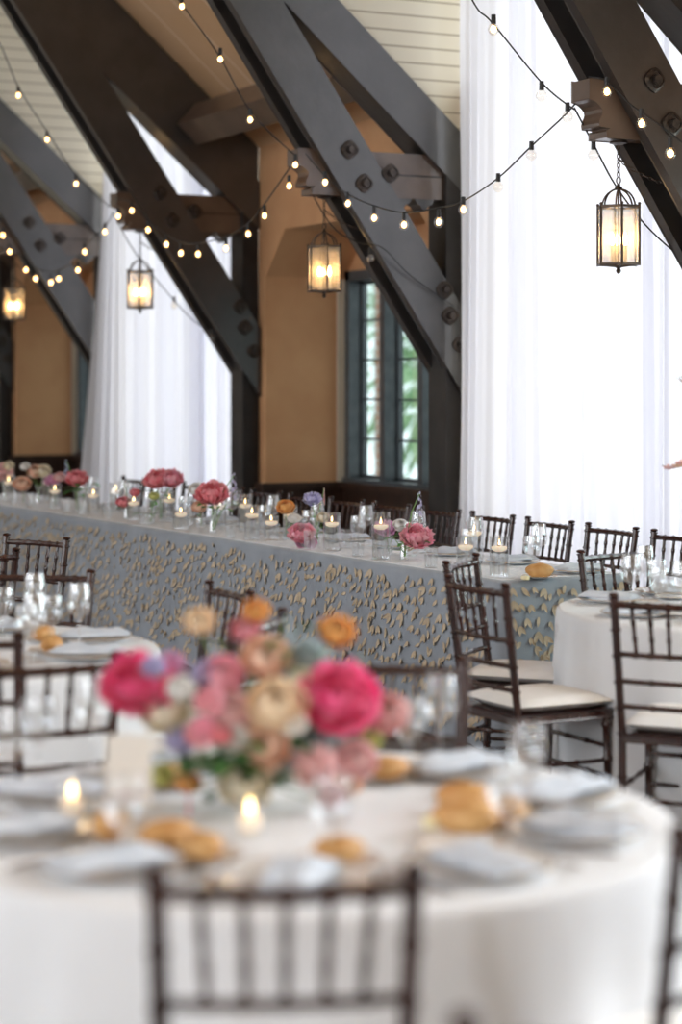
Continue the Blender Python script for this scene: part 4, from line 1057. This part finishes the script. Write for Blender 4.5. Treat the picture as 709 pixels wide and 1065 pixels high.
# near centrepiece
DC = 4.28; XC = XP(262, DC); base = W(XC, DC, ZT+.001)
root = empty('flower_bowl', base)
MB().lathe([(0,0),(.045,0),(.05,.006),(.025,.02),(.03,.035),(.085,.06),(.105,.09),(.108,.105),(.102,.105),(.095,.088),(.07,.06),(0,.05)], 36).build('bowl', M['ceramic'], root, angle=60)
tag(root, 'low cream footed bowl holding the near centrepiece', 'bowl')
CP = [  # name, kind, colour, px, py, r(px), depth offset, label
 ('peony','peony','hotpink',352,722,37,-.10,'vivid hot pink peony, biggest bloom at right of the near centrepiece'),
 ('peony','peony','hotpink',141,709,33,-.02,'hot pink peony spreading at far left of the near centrepiece'),
 ('ranunculus','rose','yellow',207,646,17,.05,'yellow ball bloom standing highest left in the near centrepiece'),
 ('ranunculus','rose','orange',266,636,15,.12,'orange bloom at the very top middle of the near centrepiece'),
 ('ranunculus','rose','orange',350,657,20,.0,'orange ball bloom above the vivid hot pink peony'),
 ('rose','rose','peach',277,684,27,.0,'peach rose at the upper middle of the near centrepiece'),
 ('rose','rose','yellow',288,733,32,-.12,'apricot rose at the heart of the near centrepiece'),
 ('rose','rose','peach',272,775,29,-.12,'salmon rose below the apricot rose'),
 ('rose','rose','pink',232,703,24,-.02,'pink rose left of the peach rose'),
 ('rose','rose','pale_pink',240,738,24,-.08,'pale pink rose between the green bloom and apricot rose'),
 ('thistle','carnation','bluegrey',322,682,22,.02,'grey blue thistle left above the vivid hot pink peony'),
 ('thistle','carnation','bluegrey',338,768,20,-.05,'grey blue thistle below the vivid hot pink peony'),
 ('thistle','carnation','bluegrey',300,790,15,-.1,'small grey blue thistle low in the middle'),
 ('carnation','carnation','pale_pink',328,795,26,-.14,'pale pink carnation low right of the bowl'),
 ('rose','rose','pale_pink',370,790,23,-.08,'blush rose low at the right end of centrepiece'),
 ('rose','rose','pale_pink',402,742,24,.0,'blush rose farthest right of the near centrepiece'),
 ('rose','rose','cream',172,738,28,-.03,'cream rose under the left hot pink peony'),
 ('rose','rose','cream',255,815,28,-.12,'cream white rose hanging over the bowl rim'),
 ('rose','rose','lime',168,806,14,-.05,'lime green bloom low at left'),
 ('rose','rose','orange',197,815,13,-.08,'small orange bloom beside the lime green bloom'),
 ('amaranth','bud_spike','dusty',196,842,20,-.12,'dusty rose plume drooping to the cloth at left'),
 ('sweet_pea','open','pink',208,760,19,-.10,'pink sweet pea left of the middle'),
 ('sweet_pea','open','pink',218,728,17,-.10,'pink sweet pea above the lilac blooms'),
 ('delphinium','carnation','lilac',188,770,17,-.08,'lilac bloom left of the dark leaves'),
 ('delphinium','carnation','lilac',213,700,16,-.02,'lilac bloom between the two pink roses'),
 ('delphinium','carnation','mauve',178,690,16,.04,'mauve bloom right of the left hot pink peony'),
 ('rose','rose','pink',255,655,16,.10,'deep pink rose behind the peach rose'),
 ('chrysanthemum','carnation','lime',386,768,12,.0,'small lime bloom right of the blush rose'),
 ('rose','rose','peach',360,812,18,.05,'peach rose behind the blush rose at low right'),
 ('sweet_pea','open','white',305,750,16,-.16,'white sweet pea right of the apricot rose'),
 ('scabiosa','carnation','lilac',160,692,14,-0.05,'lilac scabiosa above the cream rose at left'),
 ('spray_rose','rose','white',188,716,15,-0.1,'white spray rose between cream rose and sweet peas'),
 ('spray_rose','rose','white',246,768,14,-0.16,'white spray rose over the dark leaves'),
 ('spray_rose','rose','cream',314,706,14,-0.06,'cream spray rose left of the vivid hot pink peony'),
 ('spray_rose','rose','pale_pink',345,828,15,-0.08,'small blush spray rose lowest at right'),
 ('delphinium','spike','blue',300,658,20,0.08,'blue delphinium tip between the two orange blooms'),
 ('delphinium','spike','bluegrey',377,700,18,0.05,'grey blue spike behind the vivid hot pink peony'),
 ('delphinium','spike','lilac',222,676,18,0.08,'lilac spike left of the top orange bloom'),
 ('spray_rose','rose','coral',230,765,11,-0.18,'coral spray rose just above the dark leaves'),
]
for j, (nme, kd, c, fx, fy, rp, dd, lab) in enumerate(CP):
    D = DC+dd; r = rp*D/F; P0 = W(XP(fx, D), D, ZP(fy, D))
    foot = base+Vector((.02*math.cos(j*2.4), .02*math.sin(j*2.4), .062))
    bloom(nme, kd, c, P0, r, foot, lab, nme.replace('_', ' '), 'blooms of the near centrepiece', 1 if j % 2 else 2, 'leafd', tow(.9), j, .9)
# greenery
for j, (fx, fy, dd) in enumerate([(235,795,-.1),(248,775,-.06),(222,785,-.02),(310,770,.02),(282,812,.0),(180,790,.0),(340,740,.1),(240,720,.12),(305,655,.08),(375,720,.08),(205,800,.03)]):
    D = DC+dd-.10; P0 = W(XP(fx, D), D, ZP(fy, D)); foot = base+Vector((.015*math.cos(j), .015*math.sin(j), .062)); root = empty('leafy_sprig', foot); q = P0-foot
    MB().tube([(0,0,0), q*.5+Vector((0,0,.01)), q], .002, 5).build('stem', M['stem'], root)
    for i in range(6):
        an = i*2.4+j; l = MB(); leaf_into(l, q*(.55+.09*i), (math.cos(an), math.sin(an), .3), .075, .042, .4); l.build('leaf', M['leafd'], root, angle=80)
    tag(root, 'green leafy sprig among the blooms of the near centrepiece', 'greenery', 'green sprigs in the near centrepiece')
# tall branch arrangement on the right table, mostly outside the frame
D = 7.95; base = W(1.62, D, ZT+.001); root = empty('tall_vase', base)
MB().lathe([(0,0),(.05,0),(.05,.01),(.03,.03),(.035,.2),(.05,.32),(.046,.32),(.03,.2),(.026,.03),(0,.02)], 24).build('glass_body', M['glass'], root, angle=60)
tag(root, 'tall clear vase on the right table holding a branch', 'vase')
root = empty('flowering_branch', base+Vector((0,0,.03)))
def rel(px, py, D): return W(XP(px, D), D, ZP(py, D))-base-Vector((0,0,.03))
b = MB(); pts = [Vector((0,0,0)), Vector((.0,0,.34)), rel(740,500,7.9), rel(712,484,7.88), rel(700,487,7.87), rel(688,484,7.86)]
b.tube(pts, [.005,.005,.004,.003,.002,.0014], 6); b.tube([Vector((0,0,.34)), rel(745,430,7.9), rel(716,402,7.9), rel(706,394,7.9)], [.005,.004,.003,.002], 6)
b.build('branch', M['twig'], root)
for px, py, c in ((704,482,'peach'),(708,479,'pale_pink'),(695,484,'pale_pink')):
    l = bpy.data.objects.new('blossom', get_bloom('open', c, 1)); l.scale = (.02,)*3; l.location = rel(px, py, 7.87); col.objects.link(l); l.parent = root
l = MB(); leaf_into(l, rel(716,392,7.9), WD(-1,.1)+Vector((0,0,.1)), .06, .02); l.build('leaf', M['leafd'], root, angle=80)
tag(root, 'thin brown flowering branch reaching in from the right edge', 'branch')

# ------------------------------------------------------------------ outside the leaded window
def outer(name, bld, m, label, cat): return tag(bld.build(name, m, smooth=False), label, cat)
outer('brick_pier', MB().box(-19.37, -19.14, 10, 10.12, -1, 6), M['brick'], 'red brick pier seen through the first light of the leaded window', 'brick wall')
def garden(x, y, z, r, h, cnt, ls, label, cat, name):
    b = MB(); rr = random.Random(int(r*10))
    for q in range(cnt):
        d = Vector((rr.gauss(0,1), rr.gauss(0,1), rr.gauss(0,1))).normalized(); k = r*rr.uniform(.45, 1.0)
        leaf_into(b, (d.x*k, d.y*k, d.z*k*h), d+Vector((0,0,.3)), ls, ls*.55, .4)
    o = b.build('foliage', M['hedge'], angle=80); root = empty(name, (x, y, -1)); o.parent = root; o.location = (0,0,z+1)
    t_ = MB(); t_.tube([(0,0,0),(.05,0,(z+1)*.5),(0,0,z+1)], [.14,.11,.05], 8); t_.build('trunk', M['twig'], root)
    tag(root, label, cat)
garden(-17.9, 11.3, .6, .9, 1.1, 900, .15, 'green bush low outside the leaded window', 'bush', 'garden_bush')
garden(-29, 17.5, 3.2, 4.2, .9, 2600, .34, 'large leafy tree far beyond the leaded window', 'tree', 'garden_tree')
garden(-20.8, 17.5, 2.6, 2.8, 1.0, 1500, .30, 'lighter tree right of the large tree outside', 'tree', 'garden_tree')
struct(MB().box(-40, 10, 7.4, 40, -1.1, -1).build('ground', M['paving'], smooth=False))

# ------------------------------------------------------------------ light
w = bpy.data.worlds.new('World'); sc.world = w; w.use_nodes = True
bg = w.node_tree.nodes['Background']; bg.inputs[0].default_value = (.92,.95,1.0,1); bg.inputs[1].default_value = 2.7
for i, (a0, a1, k) in enumerate(bays):
    if k != 'dormer': continue
    ld = bpy.data.lights.new('window_daylight', 'AREA'); ld.shape = 'RECTANGLE'; ld.size = a1-a0-.6; ld.size_y = 3.8  # area lamps added beyond the unseen opposite windows to brighten the tables
    ld.energy = 270 if a0 < 9 else 70; ld.color = (.88,.94,1.0)
    o = bpy.data.objects.new('window_daylight', ld); col.objects.link(o); o.location = (-(a0+a1)/2, YO-.9, 3.6); o.rotation_euler = (PI/2-.35, 0, 0)
for a0, a1, k in bays:
    if a1 < 7.9 and a0 > -5 and k == 'dormer':
        ld = bpy.data.lights.new('window_daylight', 'AREA'); ld.shape = 'RECTANGLE'; ld.size = a1-a0-.5; ld.size_y = 4; ld.energy = 400; ld.color = (.86,.93,1.0)  # lamp added outside an out-of-view dormer to brighten the tables and cloth end
        o = bpy.data.objects.new('window_daylight', ld); col.objects.link(o); o.location = (-(a0+a1)/2, 7.5, 3.0); o.rotation_euler = (-PI/2+.2, 0, 0)
    if k == 'low' and 4 < a0 < 5:
        ld = bpy.data.lights.new('window_daylight', 'AREA'); ld.shape = 'RECTANGLE'; ld.size = 2.4; ld.size_y = 1.6; ld.energy = 150; ld.color = (.93,.97,1.0)  # extra lamp added out of view to lift the long table's right end
        o = bpy.data.objects.new('window_daylight', ld); col.objects.link(o); o.location = (-(a0+a1)/2, 7.4, 1.8); o.rotation_euler = (-PI/2, 0, 0)
for a0, a1, k in bays:
    if k == 'dormer':
        ld = bpy.data.lights.new('dormer_portal', 'AREA'); ld.shape = 'RECTANGLE'; ld.size = a1-a0-.4; ld.size_y = ZD-.5
        ld.cycles.is_portal = True
        o = bpy.data.objects.new('dormer_portal', ld); col.objects.link(o); o.location = (-(a0+a1)/2, 7.1, ZD/2+.1); o.rotation_euler = (-PI/2, 0, 0)

# ------------------------------------------------------------------ camera
cd = bpy.data.cameras.new('camera'); cam = bpy.data.objects.new('camera', cd); col.objects.link(cam)
cam.location = (0, 0, HZ); cam.rotation_euler = (PI/2, 0, math.atan2(SA, CA))
cd.sensor_fit = 'AUTO'; cd.sensor_width = 36; cd.lens = F/1065*36; cd.shift_x = 0; cd.shift_y = -(532.5-HY)/1065; cd.clip_start = .2
cd.dof.use_dof = True; cd.dof.focus_distance = 9.6; cd.dof.aperture_fstop = 1.4; cd.dof.aperture_blades = 0
sc.camera = cam
sc.view_settings.view_transform = 'Standard'; sc.view_settings.look = 'None'; sc.view_settings.gamma = 1; sc.view_settings.exposure = .1
sc.view_settings.use_curve_mapping = False
cy = sc.cycles; cy.use_denoising = True; cy.max_bounces = 10; cy.diffuse_bounces = 5; cy.glossy_bounces = 4; cy.transparent_max_bounces = 40; cy.transmission_bounces = 6
cy.sample_clamp_indirect = 6; cy.caustics_reflective = False; cy.caustics_refractive = False
